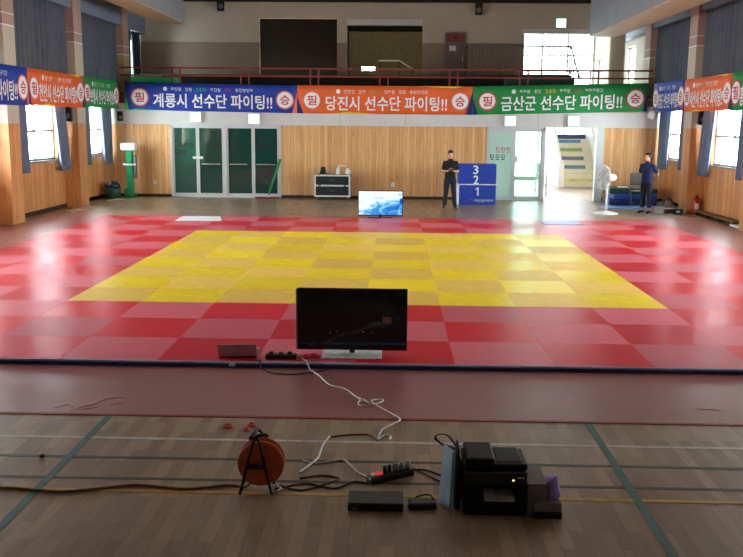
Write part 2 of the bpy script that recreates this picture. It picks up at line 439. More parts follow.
# back wall of the hall, ground storey
D1 = (-2.88, 0.70, 2.27); D2 = (7.30, 9.17, 2.28); ST = (9.17, 10.78, 2.28)
mb = MB(); yb = YB + 0.2
for a, b in ((XL, D1[0]), (D1[1], D2[0]), (11.02, XR)): mb.box(a, YB, F, b, yb, 2.29, 0)
mb.box(ST[1], YB - 0.03, F, 11.02, yb, 2.29, 2)
mb.box(XL, YB, 2.29, XR, yb, 2.75, 1)
mb.box(XL, YB - 0.012, 2.285, XR, YB, 2.305, 2)
for x in (2.6, 4.7, 8.9): mb.box(x - 0.004, YB - 0.002, 2.31, x + 0.004, YB + 0.001, 2.74, 3)
struct('wall_back', mb, [WOODX, M_band, M_alu, M_steel])
for a, b in ((XL, D1[0]), (D1[1], D2[0]), (11.02, XR)):
    mb = MB(); mb.box(a, YB - 0.02, F, b, YB, F + 0.09); trim(mb, [M_skirt])
# gallery slab, its dark stepped seating, gallery back wall and rooms behind
mb = MB(); mb.box(XL, YB, 2.75, XR, 21.0, 2.95, 0); struct('slab', mb, [M_cream])
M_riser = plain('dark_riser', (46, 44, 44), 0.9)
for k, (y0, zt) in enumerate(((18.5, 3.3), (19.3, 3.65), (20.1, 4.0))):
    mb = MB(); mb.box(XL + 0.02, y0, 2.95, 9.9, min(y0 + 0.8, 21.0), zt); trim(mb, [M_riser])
GY = 21.0; gy2 = 21.2
O1 = (-0.49, 2.27, 6.0); O2 = (2.62, 5.29, 5.98); O3 = (8.88, 11.75, 5.52)
mb = MB()
def gw(a, b, z0, z1):
    if z0 < 5.17:
        mb.box(a, GY, z0, b, gy2, min(5.17, z1), 1)
    if z1 > 5.17: mb.box(a, GY, max(5.17, z0), b, gy2, z1, 0)
gw(XL, O1[0], 2.95, ZC); gw(O1[1], O2[0], 2.95, ZC); gw(O2[1], O3[0], 2.95, ZC)
gw(O1[0], O1[1], O1[2], ZC); gw(O2[0], O2[1], O2[2], ZC); gw(O3[0], O3[1], O3[2], ZC)
gw(O1[0], O1[1], 2.95, 4.0); gw(O2[0], O2[1], 2.95, 4.0); gw(O3[0], O3[1], 2.75, 2.95)
struct('wall_gallery', mb, [M_cream, M_dado, M_band])
mb = MB(); mb.box(O3[0] - 0.1, GY - 0.06, O3[2], O3[1], GY - 0.001, O3[2] + 0.16); trim(mb, [M_band])
mb = MB(); mb.box(O2[0], GY - 0.05, O2[2] - 0.2, O2[1], GY + 0.2, O2[2] - 0.001); trim(mb, [M_band])
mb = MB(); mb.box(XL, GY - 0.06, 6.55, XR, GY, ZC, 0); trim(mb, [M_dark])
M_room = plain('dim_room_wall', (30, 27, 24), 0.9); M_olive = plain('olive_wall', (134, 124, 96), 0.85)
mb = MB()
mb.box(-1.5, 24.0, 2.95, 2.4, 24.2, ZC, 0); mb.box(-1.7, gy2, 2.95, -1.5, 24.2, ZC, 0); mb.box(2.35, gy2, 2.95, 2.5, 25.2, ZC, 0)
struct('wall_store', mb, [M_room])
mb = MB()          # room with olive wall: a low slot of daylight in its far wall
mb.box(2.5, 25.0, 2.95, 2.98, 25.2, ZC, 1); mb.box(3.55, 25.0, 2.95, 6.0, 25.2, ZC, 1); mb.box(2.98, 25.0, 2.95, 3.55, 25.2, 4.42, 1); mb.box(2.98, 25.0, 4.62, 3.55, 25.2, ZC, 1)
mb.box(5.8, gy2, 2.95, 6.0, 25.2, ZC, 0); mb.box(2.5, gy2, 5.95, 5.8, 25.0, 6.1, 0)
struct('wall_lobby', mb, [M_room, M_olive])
WN[0] += 1
e = MB()
for x0, z0, x1, z1 in ((2.98, 4.42, 3.55, 4.45), (2.98, 4.59, 3.55, 4.62), (2.98, 4.45, 3.01, 4.59), (3.52, 4.45, 3.55, 4.59)): e.box(x0, 25.05, z0, x1, 25.12, z1)
w = struct('window_%d' % WN[0], e, [M_steel]); g = MB(); g.box(3.01, 25.08, 4.45, 3.52, 25.09, 4.59); g.build('pane', M_glass, w)
t = thing('added_lamp', 'added unseen tube lamp behind the lintel, brightening the olive lobby wall', 'lamp', (4.0, 21.55, 5.95))  # added out of view to brighten the olive wall
h = MB(); h.box(-0.6, -0.05, -0.02, 0.6, 0.05, 0.0); h.build('housing', M_white, t)
h = MB(); h.tube([(-0.58, 0, -0.035), (0.58, 0, -0.035)], 0.014, 8); h.build('tube', glow('added_tube_glow', (255, 240, 200), 150.0), t)
t = thing('stair_handrail', 'pale sloping handrail with a painted level glint in the dim lobby behind the gallery wall', 'railing', (0, 23.4, 2.95))
h = MB(); h.tube([(3.7, 0, 1.77), (4.5, 0, 1.77), (5.4, 0, 1.2)], 0.03, 6); h.build('rail', M_white, t)  # slope is a handrail; level stretch draws a bright reflection
for x, z in ((3.75, 1.77), (4.5, 1.77), (4.95, 1.48), (5.35, 1.23)):
    h = MB(); h.tube([(x, 0, -0.0), (x, 0, z)], 0.02, 6); h.build('post', M_black, t)
mb = MB(); mb.box(2.5, 21.2, 2.85, 5.8, 25.0, 2.95); struct('slab', mb, [M_dark])
# stair hall behind the open doorway: side wall, far wall all of glass
M_hall = plain('pale_hall_wall', (222, 224, 220), 0.7, 0.04, 2)
mb = MB(); mb.box(6.9, yb, F, 7.1, 21.2, 2.75); mb.box(6.9, 21.2, F, 7.1, 28.6, ZC); struct('wall_stairwell', mb, [M_hall])
mb = MB(); mb.box(7.1, 28.4, F, XR, 28.6, 0.12); mb.box(10.8, 28.4, 0.12, XR, 28.6, 1.75); mb.box(7.1, 28.4, 6.5, XR, 28.6, ZC)
struct('wall_far', mb, [M_hall])
WN[0] += 1
e = MB()
for x in (7.1, 8.35, 9.55, 10.65, 11.75, 12.87): e.box(x, 28.42, 0.12 if x < 10.7 else 1.75, x + 0.08, 28.5, 6.5)
for z in (2.3, 4.0, 5.3): e.box(7.18, 28.43, z, 12.87, 28.49, z + 0.07)
w = struct('window_%d' % WN[0], e, [M_alu])
g = MB(); g.box(7.18, 28.455, 2.37, 10.8, 28.465, 6.5); g.box(10.8, 28.455, 1.75, 12.87, 28.465, 6.5); g.build('pane', M_dimming, w)
g = MB(); g.box(7.18, 28.455, 0.12, 10.65, 28.465, 2.3); g.build('pane', M_dimming, w)
PORTALS.append(((10.0, 28.38, 3.4), (-PI / 2, 0, 0), 5.9, 6.3))
# vestibule behind the glass doors
M_vest = plain('vestibule_wall', (120, 132, 124), 0.8)
mb = MB(); mb.box(-3.3, yb, F, -3.1, 20.4, 2.75); mb.box(0.9, yb, F, 1.1, 20.4, 2.75)
mb.box(-2.25, 20.2, F, 0.9, 20.4, 2.75); mb.box(-3.1, 20.2, F, -2.25, 20.4, 0.9); mb.box(-3.1, 20.2, 2.4, -2.25, 20.4, 2.75)
struct('wall_vestibule', mb, [M_vest])
WN[0] += 1  # window added so the first green leaf glows lighter
e = MB()
for x0, z0, x1, z1 in ((-3.1, 0.9, -2.25, 0.95), (-3.1, 2.35, -2.25, 2.4), (-3.1, 0.95, -3.05, 2.35), (-2.3, 0.95, -2.25, 2.35)): e.box(x0, 20.25, z0, x1, 20.32, z1)
M_frost = glass('frosted_glass', (0.25, 0.3, 0.28, 1), 0.08, 0.6, (0.5, 0.55, 0.5, 1))
w = struct('window_%d' % WN[0], e, [M_steel]); g = MB(); g.box(-3.05, 20.28, 0.95, -2.3, 20.29, 2.35); g.build('pane', M_frost, w)

# ------------------------------------------------------------------ doors
M_green = glass('dark_green_glass', (0.10, 0.36, 0.29, 1), 0.12, 0.55, (0.03, 0.17, 0.135, 1), front=0.6)
M_green2 = glass('mid_green_glass', (0.12, 0.40, 0.33, 1), 0.12, 0.6, (0.06, 0.27, 0.21, 1), front=0.55)
M_aqua = glass('aqua_film_glass', (0.14, 0.2, 0.18, 1), 0.06, 0.8, (0.74, 0.94, 0.85, 1), front=0.5)
M_clearish = glass('pale_green_glass', (0.72, 0.93, 0.84, 1), 0.06)
M_sign_dark = plain('dark_lettering', (20, 36, 36), 0.6)
M_sign_red = plain('red_lettering', (196, 84, 72), 0.6)
def door_leaf(root, x0, x1, z1, pane_mat, bar=None):
    e = MB(); t = 0.055; y0, y1 = YB + 0.02, YB + 0.07
    e.box(x0, y0, 0.0, x0 + t, y1, z1); e.box(x1 - t, y0, 0.0, x1, y1, z1)
    e.box(x0 + t, y0, 0.0, x1 - t, y1, 0.09); e.box(x0 + t, y0, z1 - 0.06, x1 - t, y1, z1)
    lf = e.build('leaf', M_alu, root)
    g = MB(); g.box(x0 + t, YB + 0.04, 0.09, x1 - t, YB + 0.05, z1 - 0.06); g.build('pane', pane_mat, lf)
    if bar:
        h = MB(); h.tube([(bar[0], YB - 0.03, 1.03), (bar[1], YB - 0.03, 1.03)], 0.013, 6)
        for x in bar: h.box(x - 0.012, YB - 0.035, 1.015, x + 0.012, YB + 0.03, 1.045)
        h.build('handle', M_alu, lf)
    return lf
e = MB(); e.box(D1[0], YB - 0.02, F, D1[0] + 0.07, YB + 0.12, 2.27); e.box(D1[1] - 0.07, YB - 0.02, F, D1[1], YB + 0.12, 2.27)
e.box(D1[0], YB - 0.02, 2.235, D1[1], YB + 0.12, 2.29); e.box(D1[0], YB - 0.02, F, D1[1], YB + 0.12, 0.0)
e.box(-1.16, YB - 0.025, 0, -1.06, YB + 0.12, 2.24)
d1 = struct('door_1', e, [M_alu])
xs = [D1[0] + 0.07, -2.0, -1.16]
door_leaf(d1, xs[0], -2.0, 2.235, M_green2)
door_leaf(d1, -2.0, -1.16, 2.235, M_green, (-1.86, -1.3))
door_leaf(d1, -1.06, -0.2, 2.235, M_green, (-0.95, -0.42))
door_leaf(d1, -0.2, D1[1] - 0.07, 2.235, M_green, (-0.08, 0.5))
h = MB(); h.box(-2.15, YB - 0.05, 1.19, -1.83, YB + 0.02, 1.27); h.build('lock_plate', M_white, d1)
h = MB()
U, W = (1, 0, 0), (0, 0, 1)
glyphs(h, (-2.6, YB + 0.03, 1.54), U, W, 0.5, 0.15, 3, 0, 3); glyphs(h, (-1.85, YB + 0.03, 1.53), U, W, 0.62, 0.16, 4, 0, 4)
glyphs(h, (-0.9, YB + 0.03, 1.53), U, W, 0.55, 0.16, 3, 0, 5); glyphs(h, (0.0, YB + 0.03, 1.53), U, W, 0.45, 0.16, 3, 0, 6)
glyphs(h, (-2.75, YB + 0.03, 1.3), U, W, 0.4, 0.16, 3, 0, 8)
h.build('lettering', M_sign_dark, d1)
e = MB(); e.box(D2[0], YB - 0.02, F, D2[0] + 0.04, YB + 0.12, 2.28); e.box(D2[1] - 0.1, YB - 0.02, F, D2[1], YB + 0.12, 2.28)
e.box(D2[0], YB - 0.02, 2.2, D2[1], YB + 0.12, 2.29); e.box(D2[0], YB - 0.02, F, D2[1], YB + 0.12, 0.0)
d2 = struct('door_2', e, [M_alu])
door_leaf(d2, D2[0] + 0.04, 8.18, 2.2, M_aqua); door_leaf(d2, 8.18, 9.07, 2.2, M_clearish)
h = MB(); h.box(8.08, YB - 0.03, 1.17, 8.3, YB + 0.02, 1.38); h.build('lock_plate', M_alu, d2)
h = MB(); glyphs(h, (7.6, YB + 0.03, 1.48), U, W, 0.5, 0.17, 3, 0, 11); h.build('lettering', M_sign_red, d2)
h = MB(); glyphs(h, (7.42, YB + 0.03, 1.24), U, W, 0.52, 0.18, 3, 0, 12); glyphs(h, (8.33, YB + 0.03, 1.48), U, W, 0.3, 0.15, 2, 0, 13); h.build('lettering', M_sign_dark, d2)

# stairs seen through the open doorway
M_step = plain('pale_stair_stone', (226, 220, 200), 0.6, 0.05)
sx0, sx1, sy0 = 10.95, 12.35, 23.9; nst = 11; rise, tread = 1.83 / nst, 2.2 / nst
mb = MB()
prof = [(sy0, F)]
for k in range(nst): prof += [(sy0 + k * tread, F + (k + 1) * rise), (sy0 + (k + 1) * tread, F + (k + 1) * rise)]
prof[-1] = (28.3, F + nst * rise); prof.append((28.3, F))
mb.prism(prof, sx0, sx1, 'X')
stair = struct('staircase', mb, [M_step], label='pale flight of stairs with coloured riser boards beyond the open doorway', cat='stairs')
for k, c in ((1, (206, 204, 132)), (4, (92, 146, 176)), (6, (108, 128, 150)), (8, (148, 178, 112)), (10, (98, 142, 196))):
    h = MB(); h.box(sx0 + 0.12, sy0 + k * tread - 0.012, F + k * rise + 0.015, sx1 - (0.1 if k == 1 else 0.35), sy0 + k * tread, F + (k + 1) * rise - 0.015)
    h.build('riser_board', plain('riser_paint', c) if False else plain('riser_paint_%d' % k, c), stair)
h = MB(); h.box(sx0 - 0.05, 26.6, F + 1.83, sx1, 26.66, F + 2.02); h.build('landing_band', plain('dark_blue_band', (52, 68, 110)), stair)
for x, nm in ((sx0 - 0.12, 0), (sx1, 1)):
    h = MB()
    h.prism([(sy0 - 0.15, F), (28.3, F), (28.3, F + 2.6), (sy0 + 2.1, F + 2.6), (sy0 + 0.05, F + 0.95), (sy0 - 0.15, F + 0.95)], x, x + 0.1, 'X')
    h.build('balustrade', M_white, stair)
h = MB(); h.box(sx0 - 0.2, sy0 - 0.3, F, sx0, sy0 - 0.1, F + 1.05); h.build('newel_post', M_white, stair)
# white landing rail close behind the doorway
t = thing('stair_railing', 'overexposed white tubular railing just inside the open doorway', 'railing', (9.55, 19.2, F))
for z in (0.35, 0.7, 1.05):
    h = MB(); h.tube([(0, 0, z), (0, 2.4, z)], 0.025, 6); h.build('rail', M_white, t)
for y in (0.0, 0.8, 1.6, 2.4):
    h = MB(); h.tube([(0, y, 0), (0, y, 1.07)], 0.03, 6); h.build('post', M_white, t)

# ------------------------------------------------------------------ gallery railing and fittings
M_rail = plain('brown_red_rail', (120, 44, 34), 0.5, 0.1)
t = thing('gallery_railing', 'long red-brown steel railing along the gallery edge above the banners', 'railing', (0, 17.42, 2.95))
for z in (1.11, 0.87, 0.3):
    h = MB(); h.box(XL + 0.5, -0.02, z - 0.025, 12.45, 0.02, z + 0.025); h.build('rail', M_rail, t)
for k in range(-2, 5):
    for d in (-0.13, 0.13):
        h = MB(); x = 1.78 + 2.21 * k + d; h.box(x - 0.025, -0.025, 0, x + 0.025, 0.025, 1.1); h.build('post', M_rail, t)
M_rail2 = plain('grey_rail', (112, 106, 96), 0.5)
t = thing('balustrade_railing', 'grey steel balustrade with thin balusters on the gallery before the bright opening', 'railing', (0, 20.6, 4.0))
z1 = 1.06
for z in (z1, 0.08):
    h = MB(); h.tube([(6.85, 0, z), (10.45, 0, z)], 0.03, 6); h.build('rail', M_rail2, t)
for k in range(28):
    h = MB(); x = 6.9 + k * 0.128; h.tube([(x, 0, -0.0 if x < 9.9 else -0.3), (x, 0, z1)], 0.011, 5); h.build('baluster', M_rail2, t)
h = MB(); h.tube([(10.45, 0, z1), (10.38, -1.6, 0.15), (10.36, -2.3, -0.15)], 0.03, 6); h.tube([(10.45, 0, 0.2), (10.38, -1.6, -0.6)], 0.02, 6); h.build('handrail', M_rail2, t)
for y, zt in ((0, z1), (-0.8, 0.62), (-1.6, 0.15), (-2.3, -0.13)):
    h = MB(); h.tube([(10.42, y, -1.05), (10.42, y, zt)], 0.025, 6); h.build('post', M_rail2, t)
# light guard rail before the opening
t = thing('guard_rail', 'thin grey guard rail crossing the bright upper opening', 'railing', (0, 22.2, 2.95))
for z in (1.35, 1.75): 
    h = MB(); h.tube([(8.5, 0, z), (11.9, 0, z)], 0.018, 6); h.build('rail', M_rail2, t)
for x in (8.6, 9.7, 10.8, 11.8):
    h = MB(); h.tube([(x, 0, -0.2), (x, 0, 1.76)], 0.018, 6); h.build('post', M_rail2, t)
mb = MB(); mb.box(7.1, 22.0, 2.75, XR, 22.5, 2.95); struct('slab', mb, [M_cream])
M_tarp = plain('dark_green_vinyl', (20, 62, 52), 0.6)
mb = MB()
mb.box(7.9, 17.85, 2.95, 10.1, 18.4, 3.86); mb.box(8.3, 17.9, 3.86, 10.0, 18.35, 3.93)
tag(mb.build('covered_bench', M_tarp, bevel=0.03), 'dark green covered bench on the gallery under the bright opening', 'bench')
mb = MB(); mb.box(-4.2, 17.7, 2.95, -2.7, 18.4, 3.78); mb.box(-4.1, 17.75, 3.78, -3.3, 18.3, 3.86)
tag(mb.build('covered_table', plain('bright_green_cloth', (50, 190, 110), 0.7), bevel=0.03), 'bright green cloth covered table at the gallery corner by the curtained window', 'table')
# hydrant cabinet on the gallery wall
t = thing('hydrant_cabinet', 'grey fire hydrant cabinet with a red top on the upper gallery wall', 'cabinet', (6.45, GY - 0.022, 4.0))
M_cab = plain('grey_cabinet', (118, 108, 104), 0.5)
h = MB(); h.box(-0.35, -0.14, 0.0, 0.35, 0, 1.53); h.build('body', M_cab, t, bevel=0.01)
h = MB(); h.box(-0.31, -0.16, 0.04, 0.31, -0.141, 1.15); d = h.build('door', plain('brown_grey_door', (104, 88, 86)), t)
h = MB(); h.box(0.24, -0.185, 0.55, 0.27, -0.16, 0.7); h.build('handle', M_alu, d)
h = MB(); h.box(-0.31, -0.16, 1.2, 0.31, -0.141, 1.49); h.build('panel', plain('dull_red_panel', (126, 52, 44)), t)
h = MB(); h.lathe([(0.06, 0), (0.05, -0.04), (0.0, -0.06)], (0, -0.16, 1.36), 'Y', 14); h.build('alarm_lamp', M_red, t)
h = MB(); h.box(-0.22, -0.166, 0.9, 0.02, -0.16, 1.08); h.build('notice', M_band, t)
# column beyond the bright opening
mb = MB(); mb.lathe([(0.26, 2.95), (0.26, ZC)], (12.0, 20.4, 0), 'Z', 20); struct('pillar_gallery', mb, [M_cream])

def exit_light(x, y, z, label):
    t = thing('exit_light', label, 'exit sign', (x, y, z), group='lit exit signs')
    h = MB(); h.box(-0.19, -0.07, -0.17, 0.19, 0, 0.17); h.build('housing', M_alu, t, bevel=0.008)
    h = MB(); h.box(-0.165, -0.078, -0.145, 0.165, -0.0705, 0.145); fc = h.build('face', G_exit, t)
    h = MB(); h.ball((-0.02, -0.08, 0.075), (0.024, 0.004, 0.024), 8, 6)
    h.tube([(-0.02, -0.081, 0.05), (0.01, -0.081, -0.02)], 0.02, 6); h.tube([(0.01, -0.081, -0.02), (0.07, -0.081, -0.08)], 0.013, 6); h.tube([(0.01, -0.081, -0.02), (-0.06, -0.081, -0.09)], 0.013, 6)
    h.tube([(-0.02, -0.081, 0.035), (0.06, -0.081, 0.02)], 0.011, 6); h.tube([(-0.02, -0.081, 0.035), (-0.08, -0.081, -0.01)], 0.011, 6)
    h.build('running_figure', G_fig, fc)
G_exit = glow('exit_face_glow', (214, 255, 246), 1.6); G_fig = glow('exit_figure_glow', (176, 246, 220), 1.2)
exit_light(-2.03, YB, 2.52, 'lit exit sign above the first pair of dark green doors, nearest the window wall')
exit_light(-0.15, YB, 2.48, 'lit exit sign above the green mop leaning at the dark glass doors')
exit_light(8.02, YB, 2.48, 'lit exit sign above the pale aqua glass door beside the podium')
exit_light(10.02, YB, 2.49, 'lit exit sign above the open doorway to the stairs')
exit_light(10.13, GY, 5.88, 'small lit exit sign high up on the gallery wall')
# black wall speakers and others
def wall_speaker(name, loc, face, label, s=1.0):
    t = thing(name, label, 'speaker', loc, face)
    h = MB(); h.hexa([(-0.13 * s, -0.2 * s, -0.22 * s), (0.13 * s, -0.2 * s, -0.22 * s), (0.1 * s, 0, -0.2 * s), (-0.1 * s, 0, -0.2 * s)], [(-0.13 * s, -0.24 * s, 0.22 * s), (0.13 * s, -0.24 * s, 0.22 * s), (0.1 * s, 0, 0.2 * s), (-0.1 * s, 0, 0.2 * s)])
    h.build('cabinet', M_black, t, bevel=0.01)
    h = MB(); h.lathe([(0.09 * s, 0), (0.08 * s, -0.012), (0.03 * s, -0.004)], (0, -0.215 * s, -0.05 * s), 'Y', 14); h.build('cone', M_steel, t)
    h = MB(); h.box(-0.03, -0.01, -0.05, 0.03, 0.03, 0.05); h.build('bracket', M_steel, t)
wall_speaker('wall_speaker', (-1.79, GY - 0.09, 6.42), 0, 'black speaker high on the gallery wall above the dark room opening', 1.0)
wall_speaker('wall_speaker', (7.22, GY - 0.09, 6.33), 0, 'black speaker high on the gallery wall above the grey balustrade', 1.0)
wall_speaker('wall_speaker', (-4.46, 17.36, 2.53), 0.25, 'small round-fronted speaker on the back wall corner under the blue banner', 0.7)
wall_speaker('wall_speaker', (-4.72, 13.51, 2.55), 0.0, 'black speaker on the pier between the two bright windows by the green post', 0.9)
wall_speaker('wall_speaker', (12.74, 13.51, 2.6), 0.0, 'black speaker on the pier above the fire extinguisher', 0.9)
t = thing('wall_fan', 'round white wall fan under the banner in the stair side corner', 'fan', (12.5, 17.38, 2.7), -0.3)
h = MB(); h.tube([(0, 0.0, 0), (0, -0.28, 0)], 0.03, 8); h.build('arm', M_steel, t)
h = MB(); h.lathe([(0.04, -0.2), (0.13, -0.23), (0.14, -0.26), (0.1, -0.3), (0.02, -0.31)], (0, 0, 0), 'Y', 20); h.build('cage', M_white, t)
h = MB(); h.ball((0, -0.17, 0), (0.08, 0.1, 0.08)); h.build('motor', M_black, t)

# ------------------------------------------------------------------ curtains
def curtain(x, ya, yb, za, zb, yab, ybb, folds, amp, m, label, group, room=1):
    """hangs in a plane x; top edge ya..yb at height zb, bottom edge yab..ybb at za"""
    mb = MB()
    def fn(u, v):
        z = zb + (za - zb) * v; y = (ya + (yb - ya) * u) * (1 - v) + (yab + (ybb - yab) * u) * v
        ph = 2 * PI * folds * u + 0.5 * math.sin(7 * u) + 0.25 * v
        a = amp * (0.7 + 0.3 * math.sin(13 * u + 2 * v))
        nx = Vector((1, -math.cos(ph) * a * 2 * PI * folds / max(0.1, abs(yb - ya)), 0)).normalized()
        return (x + a * math.sin(ph), y, z), nx
    mb.sheet(fn, int(folds * 8), 10, 0.008)
    o = tag(mb.build('curtain', m), label, 'curtain', group); return o
XcL, XcR = XL + 0.2, XR - 0.2
g1 = 'closed upper curtains along the side walls'; g2 = 'parted lower curtains at the side windows'
def lower_pair(x, a, b, room, where, near=True, far=True):
    if near: curtain(x, a + 0.45, a + 1.0, 1.08, 2.86, a + 0.6, a + 1.05, 5, 0.035, M_curt2, 'slate blue curtain gathered at the near edge of ' + where, g2)
    if far and b > 17: curtain(x, 16.3, 17.32, 1.02, 2.86, 16.55, 17.3, 8, 0.05, M_curt2, 'slate blue curtain drawn to the far edge of ' + where, g2)
    elif far: curtain(x, b - 1.1, b - 0.3, 1.02, 2.86, b - 0.75, b - 0.06, 7, 0.045, M_curt2, 'slate blue curtain drawn to the far edge of ' + where, g2)
ORD_ = ('first', 'second', 'third', 'fourth', 'fifth')
bA, bB = bays[1], bays[0]        # the two bays the photograph shows: 9.6-13.55 and 14.2-18.1
for x, nm in ((XcL, 'glass-door side'), (XcR, 'stair side')):
    curtain(x, bA[0] + 0.15, bA[1] - 0.02, 2.92, 5.46, bA[0] + 0.15, bA[1] - 0.02, 13, 0.085, M_curt, 'long grey curtain above the banner in the nearer window bay, ' + nm, g1)
    curtain(x, bB[0] + 0.02, bB[1] - 0.02, 2.92, 5.46, bB[0] + 0.02, bB[1] - 0.02, 13, 0.085, M_curt, 'long grey curtain above the banner in the farther window bay, ' + nm, g1)
    lower_pair(x, bA[0], bA[1], 1, 'the nearer bright window, ' + nm)
    lower_pair(x, bB[0], min(bB[1], 17.95), 1, 'the farther bright window, ' + nm)
for x, nm in ((XcL, 'glass-door side'), (XcR, 'stair side')):
    for k, (a, b) in enumerate(bays[2:]):  # curtains added out of view, so less daylight reaches the foreground
        if k < 2: continue
        curtain(x, a + 0.4, b - (1.9 if k == 2 else 0.1), 1.0, 2.9, a + 0.4, b - (2.1 if k == 2 else 0.1), 14, 0.05, M_curt2, 'unseen curtain added to dim the foreground, across the %s window before the photographed bays, %s' % (ORD_[k], nm), 'unseen curtains added to dim the foreground')
curtain(XcL, 18.8, 19.75, 3.0, 5.46, 18.8, 19.6, 6, 0.05, M_curtd, 'dark navy curtain at the gallery end window, near half', 'gallery end curtains')
curtain(XcL, 19.95, 20.9, 3.0, 5.46, 20.05, 20.9, 6, 0.05, M_curtd, 'dark navy curtain at the gallery end window, far half', 'gallery end curtains')

# ------------------------------------------------------------------ banners
B_blue = plain('banner_blue', (28, 62, 166), 0.6, 0.06, 1.5); B_org = plain('banner_orange', (240, 104, 38), 0.6, 0.06, 1.5); B_grn = plain('banner_green', (22, 146, 68), 0.6, 0.06, 1.5)
L_white = plain('lettering_white', (244, 244, 244), 0.6, 0.02); L_red = plain('lettering_red', (206, 40, 44), 0.6); L_yel = plain('trim_yellow', (250, 196, 40), 0.6)
L_dark = plain('lettering_navy', (22, 34, 96), 0.6); L_grn = plain('lettering_green', (40, 190, 90), 0.6); L_pink = plain('ring_pink', (236, 120, 100), 0.6)
def banner(O, U, w, hgt, base, city, label, seed):
    """O = lower corner, U = reading direction along the wall"""
    U = Vector(U); W = Vector((0, 0, 1)); N = U.cross(W).normalized(); O = Vector(O)
    root = thing('banner', label, 'banner', O, 0, 'cheering banners hung round the gallery')
    z = Vector((0, 0, 0))
    mb = MB()
    def fn(u, v):
        sag = 0.012 * math.sin(u * 9 + seed) * (1 - v)
        return U * (u * w) + W * (v * hgt) + N * sag, N
    mb.sheet(fn, 24, 4, 0.006)
    mb.build('cloth', base, root)
    d = 0.022
    h = MB(); put_text(h, city + ' 선수단 파이팅!!', U * (w * 0.165) + W * (hgt * 0.12), U, W, w * 0.69, hgt * 0.5, 0, 0.05, d); h.build('lettering', L_white, root)
    h = MB()
    glyphs(h, U * (w * 0.27) + W * (hgt * 0.72), U, W, w * 0.5, hgt * 0.12, 24, [0, 0, 0, None, 0, 0, None, 1, 1, 1, None, 0, 0, 0, None, 2, 2, None, 0, 0], seed, d)
    disc(h, U * (w * 0.235) + W * (hgt * 0.79), U, W, hgt * 0.08, d, 0, 12)
    h.build('small_lettering', [L_white, L_grn if base is not B_grn else L_yel, L_red if base is not B_org else L_white], root)
    for cxx, ch in ((0.085, '필'), (0.93, '승')):
        h = MB(); C = U * (w * cxx) + W * (hgt * 0.47)
        disc(h, C, U, W, hgt * 0.335, d - 0.004, 1); disc(h, C, U, W, hgt * 0.285, d, 0)
        k = h.build('roundel', [L_white, L_pink if base is not B_grn else L_red], root)
        h = MB(); s = hgt * 0.34; put_text(h, ch, C - U * (s / 2) - W * (s / 2), U, W, s, s, 0, 0.045, d + 0.004); h.build('lettering', L_red if ch == '필' or base is not B_blue else L_red, k)
    def tri(a, b, c, m):
        h = MB(); h._add([U * (p * w) + W * (q * hgt) + N * (d - 0.006) for p, q in (a, b, c)], [(0, 1, 2)], 0); h.build('motif', [L_dark, L_grn, L_pink, L_yel][m], root)
    if base is B_blue: tri((0.3, 0.0), (0.02, 0.0), (0.06, 0.05), 1); tri((1, 0.75), (0.972, 0.0), (1, 0.0), 2); tri((0, 0.0), (0.02, 0.0), (0, 0.6), 1)
    elif base is B_org: tri((0.0, 0.6), (0.0, 0.0), (0.035, 0.0), 0); tri((1, 0.8), (0.965, 0), (1, 0), 0); tri((0.18, 0.0), (0.45, 0.0), (0.3, 0.07), 3); tri((0.7, 1.0), (0.95, 1.0), (0.9, 0.93), 3)
    else: tri((0.0, 0.6), (0.0, 0.0), (0.03, 0.0), 0); tri((1, 0.7), (0.975, 0), (1, 0), 0)
    return root
by = 17.378
banner((-4.28, by, 2.735), (1, 0, -0.0125), 5.51, 0.865, B_blue, '계룡시', 'blue cheering banner on the gallery front above the dark green glass doors', 1)
banner((1.235, by, 2.665), (1, 0, -0.001), 5.57, 0.88, B_org, '당진시', 'orange cheering banner in the middle of the gallery front', 2)
banner((6.81, by, 2.66), (1, 0, 0.026), 5.5, 0.885, B_grn, '금산군', 'green cheering banner on the gallery front above the stair doorway', 3)
bx = XL + 0.47
banner((bx, 5.55, 2.72), (0, 1, 0), 4.58, 0.9, B_blue, '공주시', 'blue banner on the window wall, mostly cut off, before the orange one', 4)
banner((bx, 10.15, 2.74), (0, 1, 0), 3.88, 0.88, B_org, '천안시', 'orange banner on the window wall between a blue and a green one', 5)
banner((bx, 14.05, 2.77), (0, 1, 0), 3.2, 0.85, B_grn, '보령시', 'green banner on the window wall above the farther window by the green post', 6)
bx = XR - 0.47
banner((bx, 17.25, 2.79), (0, -1, 0), 2.95, 0.87, B_blue, '청양군', 'blue banner on the stair side wall above the standing man in navy', 7)
banner((bx, 14.25, 2.76), (0, -1, 0), 3.6, 0.88, B_org, '서산시', 'orange banner on the stair side wall above the fire extinguisher pier', 8)
banner((bx, 10.62, 2.74), (0, -1, 0), 3.6, 0.9, B_grn, '홍성군', 'green banner on the stair side wall, only its first end showing', 9)

